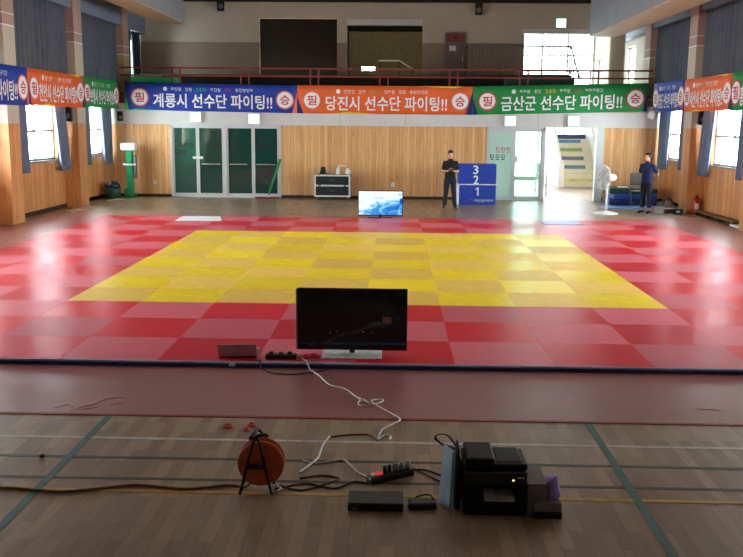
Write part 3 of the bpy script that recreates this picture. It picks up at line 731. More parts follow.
# ------------------------------------------------------------------ vinyl sheet and judo mats
M_vinyl = mat_mat('mauve_vinyl', (152, 94, 92), 0.29, 0.7)
mb = MB(); mb.box(-4.75, -4.56, F, 12.6, 11.85, F + 0.004, 0)
for pts, r in (([(1.5, -4.42), (1.58, -4.31), (1.66, -4.40)], 0.012), ([(1.66, -4.47), (1.73, -4.36), (1.79, -4.30), (1.85, -4.15), (1.93, -4.1), (2.02, -4.08)], 0.016), ([(1.95, -4.32), (2.02, -4.25), (2.06, -4.22)], 0.01), ([(1.72, -4.45), (1.8, -4.41), (1.88, -4.36)], 0.01), ([(7.0, -4.16), (7.1, -4.17), (7.22, -4.2)], 0.01)):
    P = smooth_path([(x, y, F + 0.003) for x, y in pts], 5); n = len(P)
    mb.tube(P, [2 * r * math.sin(PI * (0.08 + 0.84 * i / (n - 1))) for i in range(n)], 8, flat=0.3)
vin = tag(mb.build('vinyl_sheet', [M_vinyl]), 'dull mauve vinyl sheet spread on the boards under the judo mats', 'floor sheet')
mb = MB(); mb.box(-4.75, -4.585, F, 12.6, -4.545, F + 0.006); mb.build('edge_tape', plain('red_tape', (140, 40, 40), 0.5), vin)

MM = {('r', 0): mat_mat('bright_red_mat', (206, 8, 38), 0.30, 0.12), ('r', 1): mat_mat('red_mat_sheen', (208, 92, 106), 0.36, 0.12),  # pale copies hold the embossing's sheen in their base colour
      ('y', 0): mat_mat('bright_yellow_mat', (250, 212, 18), 0.32, 0.12), ('y', 1): mat_mat('yellow_mat_sheen', (236, 192, 82), 0.38, 0.12)}
M_side = plain('navy_mat_side', (26, 40, 92), 0.5)
MD = {}
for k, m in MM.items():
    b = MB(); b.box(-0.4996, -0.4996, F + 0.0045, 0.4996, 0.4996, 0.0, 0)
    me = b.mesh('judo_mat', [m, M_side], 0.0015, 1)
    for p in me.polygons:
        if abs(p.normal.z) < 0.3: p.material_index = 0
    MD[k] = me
ORD = 'first second third fourth fifth sixth seventh eighth ninth tenth eleventh twelfth thirteenth fourteenth'.split()
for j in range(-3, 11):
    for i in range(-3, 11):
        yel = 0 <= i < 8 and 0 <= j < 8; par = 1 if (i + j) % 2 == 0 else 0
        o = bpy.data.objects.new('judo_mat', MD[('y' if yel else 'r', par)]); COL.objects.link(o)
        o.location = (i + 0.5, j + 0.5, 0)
        cn = ('sheen-pale ' if par else 'bright ') + ('yellow' if yel else 'red')
        if yel: lb = '%s mat, %s row of the yellow square from front, %s column from glass-door side' % (cn, ORD[j], ORD[i])
        elif i < 0: lb = '%s mat, %s row from front, %s column outside yellow square on glass-door side' % (cn, ORD[j + 3], ORD[-i - 1])
        elif i > 7: lb = '%s mat, %s row from front, %s column outside yellow square on stair side' % (cn, ORD[j + 3], ORD[i - 8])
        elif j < 0: lb = '%s mat before the yellow square, %s row from front, %s column from glass-door side' % (cn, ORD[j + 3], ORD[i])
        else: lb = '%s mat behind the yellow square, %s row back, %s column from glass-door side' % (cn, ORD[j - 8], ORD[i])
        tag(o, lb, 'mat', 'square judo mats')
# long blue edging along the front of the mats
t = thing('mat_edging', 'long thin blue edging strip along the front edge of the red mats', 'edging', (0, -3.03, F))
h = MB(); h.box(-3.0, -0.03, 0.004, 11.0, 0.025, 0.04); h.build('base_strip', plain('navy_strip', (40, 52, 104), 0.5), t)
h = MB(); h.tube([(x, -0.012 + 0.004 * math.sin(x * 2.3), 0.047) for x in [-3 + 0.25 * k for k in range(57)]], 0.015, 8); h.build('highlight_piping', plain('painted_highlight_blue', (160, 190, 232), 0.3), t)  # pale blue cord draws the highlight along the strip's top edge
h = MB(); h.ball((2.78, -0.03, 0.03), (0.035, 0.025, 0.022)); h.build('knot', plain('painted_highlight_blue', (110, 140, 190)), t)

# court lines painted on the boards
LH = [0.0008]
def line(nm, x0, y0, x1, y1, c, w):
    LH[0] += 0.0004
    d = Vector((x1 - x0, y1 - y0, 0)); n = Vector((-d.y, d.x, 0)).normalized() * w / 2
    a, b = Vector((x0, y0, F)), Vector((x1, y1, F)); up = Vector((0, 0, LH[0]))
    mb = MB(); mb.hexa([a - n, b - n, b + n, a + n], [a - n + up, b - n + up, b + n + up, a + n + up])
    TN[0] += 1
    o = mb.build('floor_marking', plain(nm, c, 0.5, 0.25, 9)); o['kind'] = 'structure'; return o
line('line_white', XL + 0.05, -5.105, XR - 0.05, -5.12, (190, 182, 174), 0.042)
line('line_dark_green', XL + 0.05, -5.5, XR - 0.05, -5.535, (56, 60, 52), 0.042)
line('line_dark_brown', XL + 0.05, -5.885, XR - 0.05, -5.92, (64, 54, 44), 0.036)
line('line_yellow', XL + 0.05, -6.09, XR - 0.05, -6.135, (176, 136, 40), 0.045)
for xx in (2.025, 5.99): line('line_teal', xx, -8.6, xx, -4.59, (34, 88, 82), 0.055)

# loose sheets on the mats
mb = MB(); mb.hexa([(-0.94, 9.86, 0.001), (0.18, 9.95, 0.001), (-0.05, 10.97, 0.001), (-1.0, 10.9, 0.001)], [(-0.94, 9.86, 0.012), (0.18, 9.95, 0.012), (-0.05, 10.97, 0.012), (-1.0, 10.9, 0.012)])
tag(mb.build('foam_sheet', M_white, bevel=0.004), 'white flat sheet lying on the back red mats before the glass doors', 'sheet')
mb = MB(); mb.box(8.02, 9.92, 0.001, 8.95, 10.95, 0.01)
tag(mb.build('foam_sheet', plain('pale_blue_sheet', (142, 150, 196), 0.4), bevel=0.003), 'pale blue flat sheet lying on the back red mats before the stair doorway', 'sheet')

# ------------------------------------------------------------------ televisions
def television(loc, w, h_, lit, label):
    t = thing('television', label, 'television', loc)
    h = MB(); h.box(-w / 2, 0.0, 0.045, w / 2, 0.045, 0.045 + h_); h.box(-w * 0.38, 0.045, 0.1, w * 0.38, 0.085, h_ * 0.85); h.build('casing', M_black if lit else M_gloss, t, bevel=0.008)
    bz = 0.022
    h = MB(); h.box(-w / 2 + bz, -0.003, 0.045 + bz * 1.3, w / 2 - bz, -0.0005, 0.045 + h_ - bz); h.build('screen', screen_mat() if lit else M_gloss, t)
    h = MB(); h.tube([(0, 0.02, 0.02), (0, 0.02, 0.11)], 0.03, 12); h.build('neck', M_black, t)
    h = MB(); h.box(-0.31, -0.2, 0.0, 0.31, 0.13, 0.014); h.build('base_plate', M_black if lit else plain('base_white_reflection', (226, 226, 228), 0.2, 0.2, 14), t, bevel=0.005)  # unlit set's base has a white reflection put into its colour
    return t
tv = television((3.955, -2.62, 0.0), 1.14, 0.65, False, 'large black unlit television standing at the front edge of the red mats')
h = MB(); h.box(-0.57 - 0.014, -0.003, 0.05, -0.57, 0.04, 0.69); h.build('side_trim', plain('grey_blue_trim', (140, 158, 180), 0.3), tv)
h = MB(); h.box(0.31, -0.006, 0.335, 0.405, -0.0031, 0.405); h.build('sticker', plain('beige_sticker', (122, 98, 88), 0.7), tv)
h = MB()
for x, z, r in ((-0.16, 0.245, 0.008), (-0.23, 0.232, 0.006), (0.115, 0.242, 0.008), (0.2, 0.236, 0.007)): h.lathe([(r, 0), (r * 0.7, -0.004)], (x, -0.003, z), 'Y', 10)
h.build('pale_dot', M_alu, tv)  # four small pale dots on the panel
ftv = television((4.015, 11.45, F + 0.0045), 1.165, 0.66, True, 'lit television with a pale blue picture on the floor behind the mats')
h = MB(); h.ball((0.53, -0.006, 0.44), (0.03, 0.002, 0.075)); h.tube(smooth_path([(0.5, -0.006, 0.4), (0.42, -0.006, 0.3), (0.3, -0.006, 0.22), (0.16, -0.006, 0.17)]), 0.018, 6, flat=0.1); h.build('picture_shape', glow('deep_blue_picture', (30, 60, 190), 0.9), ftv)

# laptop and boxes on the mat front edge
t = thing('laptop', 'open maroon-grey laptop seen from its lid back on the front red mats', 'laptop', (2.79, -2.8, 0), 0.1)
M_lap = plain('maroon_grey_lid', (190, 156, 156), 0.35)
h = MB(); h.box(-0.19, 0.0, 0.0, 0.19, 0.26, 0.018); h.build('keyboard_base', M_black, t, bevel=0.004)
h = MB(); h.hexa([(-0.195, -0.012, 0.012), (0.195, -0.012, 0.012), (0.195, 0.004, 0.012), (-0.195, 0.004, 0.012)], [(-0.205, -0.07, 0.15), (0.195, -0.07, 0.15), (0.195, -0.058, 0.155), (-0.205, -0.058, 0.155)]); h.build('lid', M_lap, t, bevel=0.004)
h = MB(); h.box(0.198, -0.04, 0.03, 0.225, -0.01, 0.1); h.build('plug', M_white, t)
t = thing('power_strip', 'dark power strip with plugs lying on the mat edge beside the laptop', 'power strip', (3.24, -2.83, 0), 0.03)
h = MB(); h.box(-0.16, -0.04, 0, 0.16, 0.05, 0.05); h.build('body', plain('dark_green_grey', (34, 36, 32), 0.5), t, bevel=0.01)
for x in (-0.1, 0.0, 0.09):
    h = MB(); h.box(x - 0.022, -0.02, 0.05, x + 0.022, 0.03, 0.075); h.build('plug', plain('plug_grey', (120, 112, 104)) if x == 0 else M_black, t, bevel=0.005)
mb = MB(); mb.ball((3.5, -2.78, 0.018), (0.05, 0.05, 0.02)); mb.ball((3.56, -2.72, 0.015), (0.04, 0.04, 0.017)); mb.tube(smooth_path([(3.42, -2.8, 0.008), (3.48, -2.74, 0.02), (3.56, -2.8, 0.02), (3.63, -2.76, 0.012)]), 0.012, 6)
tag(mb.build('ribbon', plain('pink_red_cloth', (196, 30, 60), 0.7)), 'crumpled pink-red ribbon lying between the black television and the power strip', 'ribbon')
# ------------------------------------------------------------------ cables
M_wcab = plain('white_cable', (206, 198, 192), 0.5, 0.05); M_bcab = plain('black_cable', (22, 18, 16), 0.6); M_brcab = plain('brown_cable', (62, 42, 30), 0.6)
def cable(pts, r, m, label, z=F, cat='cable', lifts=None):
    P = [(p[0], p[1], (p[2] if len(p) > 2 else z) + r * 1.05) for p in pts]
    mb = MB(); mb.tube(smooth_path(P), r, 7)
    return tag(mb.build('cable', m), label, cat)
V = F + 0.005
cable([(3.40, -2.74, 0.03), (3.446, -2.8, 0.004), (3.49, -2.96, 0.004), (3.52, -3.035, 0.026), (3.56, -3.12, V + 0.004), (3.60, -3.2, V), (3.678, -3.35, V), (3.74, -3.52, V), (3.80, -3.646, V), (3.945, -3.766, V), (4.065, -4.003, V), (4.177, -4.17, V), (4.114, -4.10, V + 0.012), (4.083, -4.20, V), (4.136, -4.26, V), (4.236, -4.20, V), (4.30, -4.09, V), (4.24, -4.07, V), (4.20, -4.18, V + 0.016), (4.319, -4.356, V), (4.445, -4.585, V), (4.388, -4.72, V + 0.002), (4.30, -4.85), (4.273, -5.07), (4.32, -4.97), (4.37, -5.0), (4.358, -5.07)], 0.0075, M_wcab, 'long white cable running from the mat edge down to the white floor line')
cable([(3.895, -5.02), (3.865, -5.15), (3.85, -5.296), (3.843, -5.47), (3.797, -5.61), (3.735, -5.76)], 0.0085, M_wcab, 'short white cable lying between the cable reel and the power strip')
cable([(3.74, -5.53), (3.80, -5.57), (3.866, -5.576), (3.96, -5.53), (4.035, -5.51), (4.1, -5.64), (4.168, -5.77), (4.25, -5.83)], 0.007, M_wcab, 'white plug lead ending at the black power strip')
cable([(4.271, -5.1, F), (4.2, -4.965), (4.113, -4.955), (3.973, -4.985), (3.90, -5.02)], 0.005, M_brcab, 'thin brown lead joining the two white cables')
cable([(0.2, -6.11), (1.0, -6.13), (1.78, -6.118), (1.987, -6.134), (2.21, -6.16), (2.434, -6.10), (2.648, -6.03), (2.833, -6.054), (3.004, -6.08), (3.166, -6.04), (3.3, -6.0), (3.40, -6.03, F), (3.46, -6.05, 0.02)], 0.009, plain('yellow_brown_cable', (120, 92, 30), 0.5, 0.3, 20), 'yellow-brown extension cable snaking along the yellow line to the reel')
cable([(3.6, -6.05), (3.8, -5.95), (4.0, -6.02), (4.12, -5.9), (4.22, -5.93)], 0.006, M_bcab, 'black lead from the cable reel to the power strip')
cable([(3.62, -5.98), (3.78, -6.06), (3.95, -5.93), (4.02, -5.85), (3.9, -5.8), (3.75, -5.86)], 0.006, M_brcab, 'loose brown loop of lead beside the cable reel')
cable([(4.45, -5.72, F), (4.6, -5.66), (4.72, -5.75), (4.78, -5.72), (4.86, -5.9)], 0.006, M_bcab, 'black lead running from the power strip behind the printer')
cable([(4.40, -5.6), (4.46, -5.55), (4.52, -5.62), (4.6, -5.72), (4.7, -5.85), (4.76, -5.92)], 0.005, M_bcab, 'thin black lead arching past the plugs of the power strip')
cable([(2.99, -2.92, 0.001), (3.04, -2.98, 0.004), (3.06, -3.035, 0.026), (3.08, -3.11, V + 0.004), (3.2, -3.25, V), (3.4, -3.3, V), (3.6, -3.22, V), (3.75, -3.12, V)], 0.006, M_bcab, 'black lead looped on the vinyl below the laptop')

# ------------------------------------------------------------------ cable reel
t = thing('cable_reel', 'orange cable reel on a black tubular stand', 'cable reel', (3.517, -6.06, F), 0.05)
M_or = plain('orange_plastic', (190, 86, 32), 0.45, 0.1, 9)
for y in (-0.04, 0.04):
    h = MB(); h.lathe([(0.02, y - 0.006), (0.13, y - 0.006), (0.152, y - 0.01), (0.155, y), (0.152, y + 0.01), (0.13, y + 0.006), (0.02, y + 0.006)], (0, 0, 0.205), 'Y', 36); fl = h.build('flange', M_or, t)
    h = MB()
    for k in range(6):
        a = k * PI / 3; h.tube([(0.03 * math.cos(a), y + (-0.008 if y < 0 else 0.008), 0.205 + 0.03 * math.sin(a)), (0.125 * math.cos(a), y + (-0.008 if y < 0 else 0.008), 0.205 + 0.125 * math.sin(a))], 0.005, 6)
    h.build('rib', M_or, fl)
h = MB(); h.lathe([(0.07, -0.032), (0.085, -0.02), (0.09, 0), (0.085, 0.02), (0.07, 0.032)], (0, 0, 0.205), 'Y', 24); h.build('wound_cord', plain('yellow_brown_cable', (120, 92, 30)), t)
for y in (-0.085, 0.085):
    h = MB(); h.tube(smooth_path([(-0.135, y, 0.01), (-0.1, y, 0.15), (-0.05, y, 0.35), (-0.03, y, 0.385), (0.0, y, 0.36), (0.03, y, 0.2), (0.075, y * 1.1, 0.01)]), 0.0095, 8); h.build('stand_frame', M_rubber, t)
h = MB(); h.tube([(-0.06, -0.09, 0.395), (-0.03, 0.09, 0.395)], 0.013, 8); h.tube(smooth_path([(-0.045, -0.09, 0.385), (-0.02, -0.1, 0.41), (0.03, -0.09, 0.42), (0.05, -0.08, 0.405)]), 0.012, 8); h.build('carry_handle', M_rubber, t)
h = MB(); h.box(-0.09, -0.1, 0.185, 0.035, -0.075, 0.215); h.build('cross_bar', M_black, t)
h = MB(); h.tube([(0.0, -0.1, 0.205), (0.0, 0.1, 0.205)], 0.012, 8); h.build('axle', M_steel, t)
h = MB(); h.tube([(0.075, -0.093, 0.012), (0.13, 0.0, 0.012), (0.09, 0.09, 0.012)], 0.009, 8); h.build('foot_bar', M_steel, t)
# bits on the floor
M_bit = plain('red_orange_plastic', (226, 84, 62), 0.5)
def bit(x, y, label, s=1.0):
    mb = MB()
    mb.tube(smooth_path([(x - 0.04 * s, y, F + 0.012), (x - 0.01, y + 0.03 * s, F + 0.022), (x + 0.035 * s, y + 0.01, F + 0.012), (x, y - 0.02 * s, F + 0.014), (x - 0.04 * s, y, F + 0.012)]), 0.010, 6)
    tag(mb.build('plastic_clip', M_bit, bevel=0), label, 'clip')
bit(3.066, -4.84, 'red plastic clip on the boards, the one farther from the reel'); bit(3.25, -4.80, 'red plastic clip on the boards close to the vinyl edge above the reel', 0.8); bit(3.225, -4.90, 'small dark red clip on the boards just above the cable reel', 0.55)
mb = MB(); mb.ball((1.833, -5.535, F + 0.01), (0.022, 0.018, 0.012)); tag(mb.build('bottle_cap', M_rubber), 'tiny black cap on the boards near the teal line', 'cap')

# ------------------------------------------------------------------ power strip, adapters, printer
a0 = Vector((4.25, -5.9, F)); ang = math.atan2(0.17, 0.27)
t = thing('power_strip', 'black power strip full of plugs on the boards before the printer', 'power strip', a0, ang)
h = MB(); h.box(-0.03, -0.04, 0, 0.32, 0.035, 0.05); h.build('body', M_black, t, bevel=0.01)
h = MB(); h.box(0.03, -0.012, 0.05, 0.075, 0.022, 0.062); h.build('switch', glow('red_switch_glow', (255, 70, 70), 0.45), t)
h = MB(); h.box(-0.005, -0.012, 0.05, 0.028, 0.022, 0.06); h.build('switch_plate', M_white, t)
for x in (0.1, 0.135):
    h = MB(); h.tube([(x, 0, 0.05), (x, 0, 0.1)], 0.014, 10); h.build('plug', M_rubber, t)
for x, c in ((0.185, (120, 126, 132)), (0.235, (150, 152, 152)), (0.285, (168, 166, 162))):
    h = MB(); h.lathe([(0.024, 0.05), (0.026, 0.08), (0.02, 0.1), (0.01, 0.108)], (x, 0, 0), 'Z', 12); h.build('plug', plain('plug_%d' % c[0], c), t)
t = thing('adapter_box', 'flat black equipment box on the boards beside the printer', 'box', (4.28, -6.36, F))
h = MB(); h.box(-0.175, 0, 0, 0.178, 0.2, 0.055); h.build('case', plain('black_satin', (18, 18, 15), 0.45), t, bevel=0.006)
h = MB(); glyphs(h, (-0.15, 0, 0.012), (1, 0, 0), (0, 0, 1), 0.04, 0.01, 4, 0, 5, 0.002); h.build('logo', M_alu, t)
t = thing('power_adapter', 'rounded black power adapter between the flat box and the printer', 'adapter', (4.58, -6.3, F), 0.05)
h = MB(); h.box(-0.09, -0.03, 0, 0.09, 0.07, 0.045); h.build('case', M_black, t, bevel=0.015, seg=3)
h = MB(); h.tube(smooth_path([(-0.06, 0.07, 0.02), (-0.02, 0.12, 0.03), (0.05, 0.1, 0.05), (0.07, 0.03, 0.05)]), 0.006, 6); h.build('lead', M_bcab, t)
mb = MB(); mb.tube([(4.6, -6.2, F + 0.012), (4.66, -6.17, F + 0.012)], 0.008, 8); mb.tube([(4.6, -6.2, F + 0.012), (4.57, -6.21, F + 0.012)], 0.004, 6)
tag(mb.build('audio_plug', M_alu), 'small silver plug lying just behind the rounded adapter', 'plug')

t = thing('printer', 'black multifunction printer with a raised document feeder on the floor', 'printer', (5.03, -6.385, F)); t.scale = (0.83, 0.88, 0.855)
M_prn = plain('printer_black', (8, 8, 9), 0.45, spec=0.25)
h = MB()
h.box(-0.235, 0.0, 0.0, 0.235, 0.37, 0.13); h.box(-0.235, 0.02, 0.13, -0.09, 0.37, 0.30); h.box(0.145, 0.02, 0.13, 0.235, 0.37, 0.30); h.box(-0.235, 0.15, 0.13, 0.235, 0.37, 0.30)
h.build('body', M_prn, t, bevel=0.012)
h = MB(); h.box(-0.235, 0.0, 0.24, 0.235, 0.06, 0.335); pc = h.build('control_panel', plain('panel_black', (20, 20, 22), 0.25), t, bevel=0.012)
h = MB(); h.ball((0.13, -0.003, 0.275), (0.008, 0.004, 0.005)); h.build('power_light', glow('green_led', (210, 240, 130), 3.0), pc)
h = MB(); h.box(-0.1, -0.003, 0.26, 0.06, 0.0, 0.315); h.build('display', M_gloss, pc)
h = MB(); h.box(-0.24, 0.03, 0.335, 0.24, 0.36, 0.385); h.build('scanner_lid', M_prn, t, bevel=0.012)
h = MB(); h.box(-0.225, 0.02, 0.385, -0.005, 0.375, 0.428); h.build('document_feeder', plain('feeder_black', (11, 11, 12), 0.55, spec=0.25), t, bevel=0.02, seg=3)
h = MB(); h.hexa([(0.01, 0.06, 0.385), (0.2, 0.06, 0.385), (0.2, 0.36, 0.385), (0.01, 0.36, 0.385)], [(0.01, 0.08, 0.391), (0.2, 0.08, 0.391), (0.19, 0.34, 0.398), (0.01, 0.34, 0.398)]); h.build('feed_tray', M_prn, t, bevel=0.006)
h = MB(); h.prism([(-0.085, 0.132), (0.14, 0.132), (0.14, 0.145), (0.06, 0.145), (0.05, 0.137), (-0.0, 0.137), (-0.01, 0.145), (-0.085, 0.145)], -0.05, 0.15, 'Y'); h.build('output_tray', plain('tray_grey', (170, 168, 170), 0.5), t)
h = MB(); h.box(-0.2, -0.012, 0.02, 0.2, 0.004, 0.115); tr = h.build('paper_drawer', M_prn, t, bevel=0.008)
h = MB(); h.box(-0.05, -0.02, 0.06, 0.05, -0.01, 0.075); h.build('handle', M_gloss, tr)
h = MB(); h.box(0.16, -0.002, 0.29, 0.21, 0.0, 0.297); h.build('logo', M_alu, t)
M_clear = glass('smoked_plastic', (0.34, 0.32, 0.34, 1), 0.1, 0.5, (0.42, 0.4, 0.42, 1), 0.1, front=0.7)
t = thing('document_tray', 'smoky clear plastic tray standing against the printer side', 'tray', (5.233, -6.37, F))
h = MB(); h.box(0, 0.0, 0.0, 0.12, 0.008, 0.2); h.box(0, 0.3, 0, 0.12, 0.308, 0.2); h.box(0, 0.008, 0, 0.006, 0.3, 0.2); h.box(0.114, 0.008, 0.0, 0.12, 0.3, 0.2); h.box(0, 0.0, 0.2005, 0.12, 0.308, 0.207); h.build('bin', M_clear, t)
h = MB(); h.box(0.01, 0.02, 0.0, 0.11, 0.29, 0.12); h.build('filling', plain('grey_paper', (128, 120, 122), 0.8), t)
h = MB(); h.box(0.03, -0.05, 0.0, 0.21, -0.002, 0.045); h.box(0.122, -0.002, 0.0, 0.21, 0.16, 0.045); h.build('foot', M_black, t, bevel=0.005)
h = MB(); h.box(0.035, -0.045, 0.0455, 0.205, -0.004, 0.098); h.box(0.124, -0.002, 0.0455, 0.205, 0.155, 0.09); h.build('drawer', M_clear, t)
mb = MB()
mb.loft([(5.4, -6.3, F + 0.0985, 0.042, 0.06), (5.403, -6.3, F + 0.13, 0.05, 0.065), (5.395, -6.295, F + 0.17, 0.044, 0.055), (5.388, -6.29, F + 0.205, 0.046, 0.05), (5.4, -6.28, F + 0.222, 0.03, 0.045), (5.42, -6.29, F + 0.236, 0.008, 0.012)], 9, smooth=False)
tag(mb.build('plastic_packet', plain('lilac_packet', (150, 132, 222), 0.4)), 'crumpled lilac packet standing on the tray beside the printer', 'packet')
mb = MB(); mb.hexa([(4.685, -6.20, F), (4.745, -6.34, F), (4.757, -6.335, F), (4.697, -6.195, F)], [(4.712, -6.17, F + 0.385), (4.763, -6.31, F + 0.385), (4.775, -6.305, F + 0.385), (4.724, -6.165, F + 0.385)])
tag(mb.build('document_folder', plain('blue_grey_folder', (120, 142, 160), 0.4), bevel=0.003), 'blue-grey folder standing on edge against the black bag', 'folder')
t = thing('shoulder_bag', 'black cloth bag squeezed between the folder and the printer', 'bag', (4.79, -6.2, F))
h = MB(); h.loft([(0.01, 0.02, 0.0, 0.026, 0.13), (0.01, 0.02, 0.12, 0.026, 0.14), (0.014, 0.02, 0.3, 0.02, 0.13), (0.012, 0.02, 0.37, 0.012, 0.1), (0.01, 0.02, 0.40, 0.008, 0.05)], 14); h.build('body', plain('black_cloth', (16, 16, 18), 0.9, 0.2, 20, bump=0.3), t)
for pts in ([(0.0, 0.03, 0.38), (-0.05, 0.16, 0.4), (-0.12, 0.2, 0.38), (-0.09, 0.2, 0.33), (0.0, 0.08, 0.34)], [(0.0, 0.05, 0.34), (-0.05, 0.2, 0.3), (-0.1, 0.22, 0.33), (-0.13, 0.23, 0.35)]):
    h = MB(); h.tube(smooth_path(pts), 0.009, 6, flat=0.4); h.build('strap', M_rubber, t)

# ------------------------------------------------------------------ back of the hall: flight case, podium, fan ...
M_case = plain('black_laminate', (26, 30, 34), 0.5)
t = thing('flight_case', 'black two-drawer flight case with aluminium edges on castors', 'case', (2.40, 16.95, F))
h = MB(); h.box(-0.57, -0.2, 0.12, 0.57, 0.3, 0.80); h.build('body', M_case, t)
for z0, z1 in ((0.16, 0.42), (0.49, 0.76)):
    h = MB(); h.box(-0.52, -0.215, z0, 0.52, -0.2, z1); dr = h.build('drawer', M_case, t)
    h = MB(); h.box(-0.06, -0.23, (z0 + z1) / 2 - 0.02, 0.06, -0.215, (z0 + z1) / 2 + 0.02); h.build('handle', plain('dark_steel', (70, 72, 74)), dr)
for x in (-0.575, 0.52):
    h = MB(); h.box(x, -0.225, 0.1, x + 0.055, -0.199, 0.80); h.build('edging', M_alu, t)
for z in (0.1, 0.43, 0.75):
    h = MB(); h.box(-0.52, -0.222, z, 0.52, -0.198, z + 0.05); h.build('edging', M_alu, t)
for x in (-0.4, 0.4):
    h = MB(); h.box(x - 0.04, -0.228, 0.425, x + 0.04, -0.222, 0.485); h.build('latch', M_steel, t)
for x in (-0.48, 0.48):
    for y in (-0.14, 0.24):
        h = MB(); h.lathe([(0.02, -0.025), (0.05, -0.02), (0.05, 0.02), (0.02, 0.025)], (x, y, 0.05), 'X', 12); h.box(x - 0.03, y - 0.03, 0.06, x + 0.03, y + 0.03, 0.12); h.build('castor', M_steel, t)
t = thing('speaker_box', 'small black monitor speaker standing on the flight case', 'speaker', (2.09, 16.97, F + 0.80))
h = MB(); h.hexa([(-0.11, -0.1, 0), (0.1, -0.1, 0), (0.1, 0.1, 0), (-0.11, 0.1, 0)], [(-0.05, -0.07, 0.24), (0.07, -0.07, 0.24), (0.07, 0.08, 0.24), (-0.05, 0.08, 0.24)]); h.build('cabinet', M_black, t, bevel=0.02, seg=3)
h = MB(); h.lathe([(0.05, 0), (0.045, -0.012), (0.01, -0.004)], (0.0, -0.088, 0.12), 'Y', 14); h.build('cone', M_rubber, t)
h = MB(); h.box(-0.16, -0.12, 0.0, 0.2, -0.1, 0.03); h.build('lead', M_rubber, t)
t = thing('work_lamp', 'white folded lamp lying on top of the flight case', 'lamp', (2.62, 16.97, F + 0.80))
h = MB(); h.box(-0.1, -0.07, 0.0, 0.0, 0.07, 0.2); h.build('base', M_white, t, bevel=0.02)
h = MB(); h.tube(smooth_path([(-0.05, 0, 0.2), (-0.02, 0, 0.265), (0.1, 0, 0.28), (0.2, 0, 0.25)]), 0.025, 8); h.build('arm', M_white, t)
h = MB(); h.lathe([(0.03, 0.2), (0.08, 0.12), (0.085, 0.03), (0.05, 0.0)], (0.27, 0, 0.0), 'Z', 14); h.build('head', plain('warm_white', (228, 220, 208), 0.5), t)
# electrical sockets
def socket(x, z, label):
    t = thing('wall_socket', label, 'socket', (x, YB, z)); h = MB(); h.box(-0.055, -0.012, -0.07, 0.055, 0, 0.07); h.build('plate', M_white, t, bevel=0.004)
    h = MB(); h.lathe([(0.03, 0), (0.028, -0.004), (0.02, -0.002)], (0, -0.012, 0), 'Y', 14); h.build('outlet', M_band, t)
socket(-3.42, 0.43, 'white socket on the pine wall between the green post and the glass doors')
socket(4.32, 0.42, 'white socket low on the pine wall behind the lit television')
# podium blocks
M_pod = plain('podium_blue', (30, 66, 176), 0.5, 0.06, 4); M_podw = plain('podium_white', (226, 228, 236), 0.5)
def podium(n, z0, z1, x0, x1, label, rim=False):
    t = thing('podium_block', label, 'podium', ((x0 + x1) / 2, 15.62, z0)); w = x1 - x0; hh = z1 - z0
    h = MB(); h.box(-w / 2, 0, 0, w / 2, 0.55, hh); h.build('box', M_pod, t, bevel=0.01)
    h = MB(); k = 0.25
    if n == '1': h.prism([(-0.012, 0.275), (0.036, 0.275), (0.036, 0.525), (-0.004, 0.525), (-0.075, 0.475), (-0.06, 0.44), (-0.012, 0.47)], -0.006, 0.0, 'Y')
    else:
        put_text(h, n, (-0.04 - (0.03 if n == '1' else 0.075), 0, hh - k - 0.045 if n != '1' else 0.275), (1, 0, 0), (0, 0, 1), 0.15 if n != '1' else 0.1, k, 0, 0.05, 0.006)
    h.build('number', L_white, t)
    if rim:
        h = MB(); h.box(-w / 2 - 0.02, -0.02, hh, w / 2 + 0.06, 0.57, hh + 0.03); h.build('top_board', M_podw, t)
        h = MB(); h.box(-w / 2 - 0.09, 0.0, 0, -w / 2, 0.55, hh + 0.03); h.build('side_board', M_podw, t)
        h = MB(); glyphs(h, (-0.08, 0, 0.08), (1, 0, 0), (0, 0, 1), 0.58, 0.08, 9, 0, 21, 0.005); h.build('lettering', L_white, t)
        h = MB(); h.tube(smooth_path([(-0.36, -0.006, 0.08), (-0.28, -0.006, 0.13), (-0.2, -0.006, 0.17), (-0.14, -0.006, 0.13), (-0.12, -0.006, 0.08)]), [0.02] * 24 + [0.01], 6, flat=0.25); h.build('emblem', plain('pink_emblem', (190, 70, 120)), t)
podium('1', F, 0.555, 6.33, 7.44, 'blue podium block numbered 1, lowest of the stack', True)
podium('2', 0.586, 0.885, 6.30, 7.44, 'blue podium block numbered 2, middle of the stack')
podium('3', 0.886, 1.185, 6.27, 7.44, 'blue podium block numbered 3, topmost of the stack')

# mop leaning on the glass door
t = thing('mop', 'long green-handled floor mop with a red head leaning on the glass doors', 'mop', (0.3, 17.1, F))
M_mg = plain('mop_green', (30, 150, 84), 0.4)
h = MB(); h.tube([(0.02, 0.0, 0.07), (0.38, 0.23, 1.25)], [0.03, 0.045], 8); h.build('handle', M_mg, t)
h = MB(); h.box(-0.42, -0.09, 0.0, 0.36, 0.09, 0.05); h.build('head', plain('dull_red_cloth', (140, 52, 56), 0.9), t, bevel=0.02)
h = MB(); h.box(-0.05, -0.03, 0.05, 0.09, 0.03, 0.12); h.build('clamp', M_alu, t)
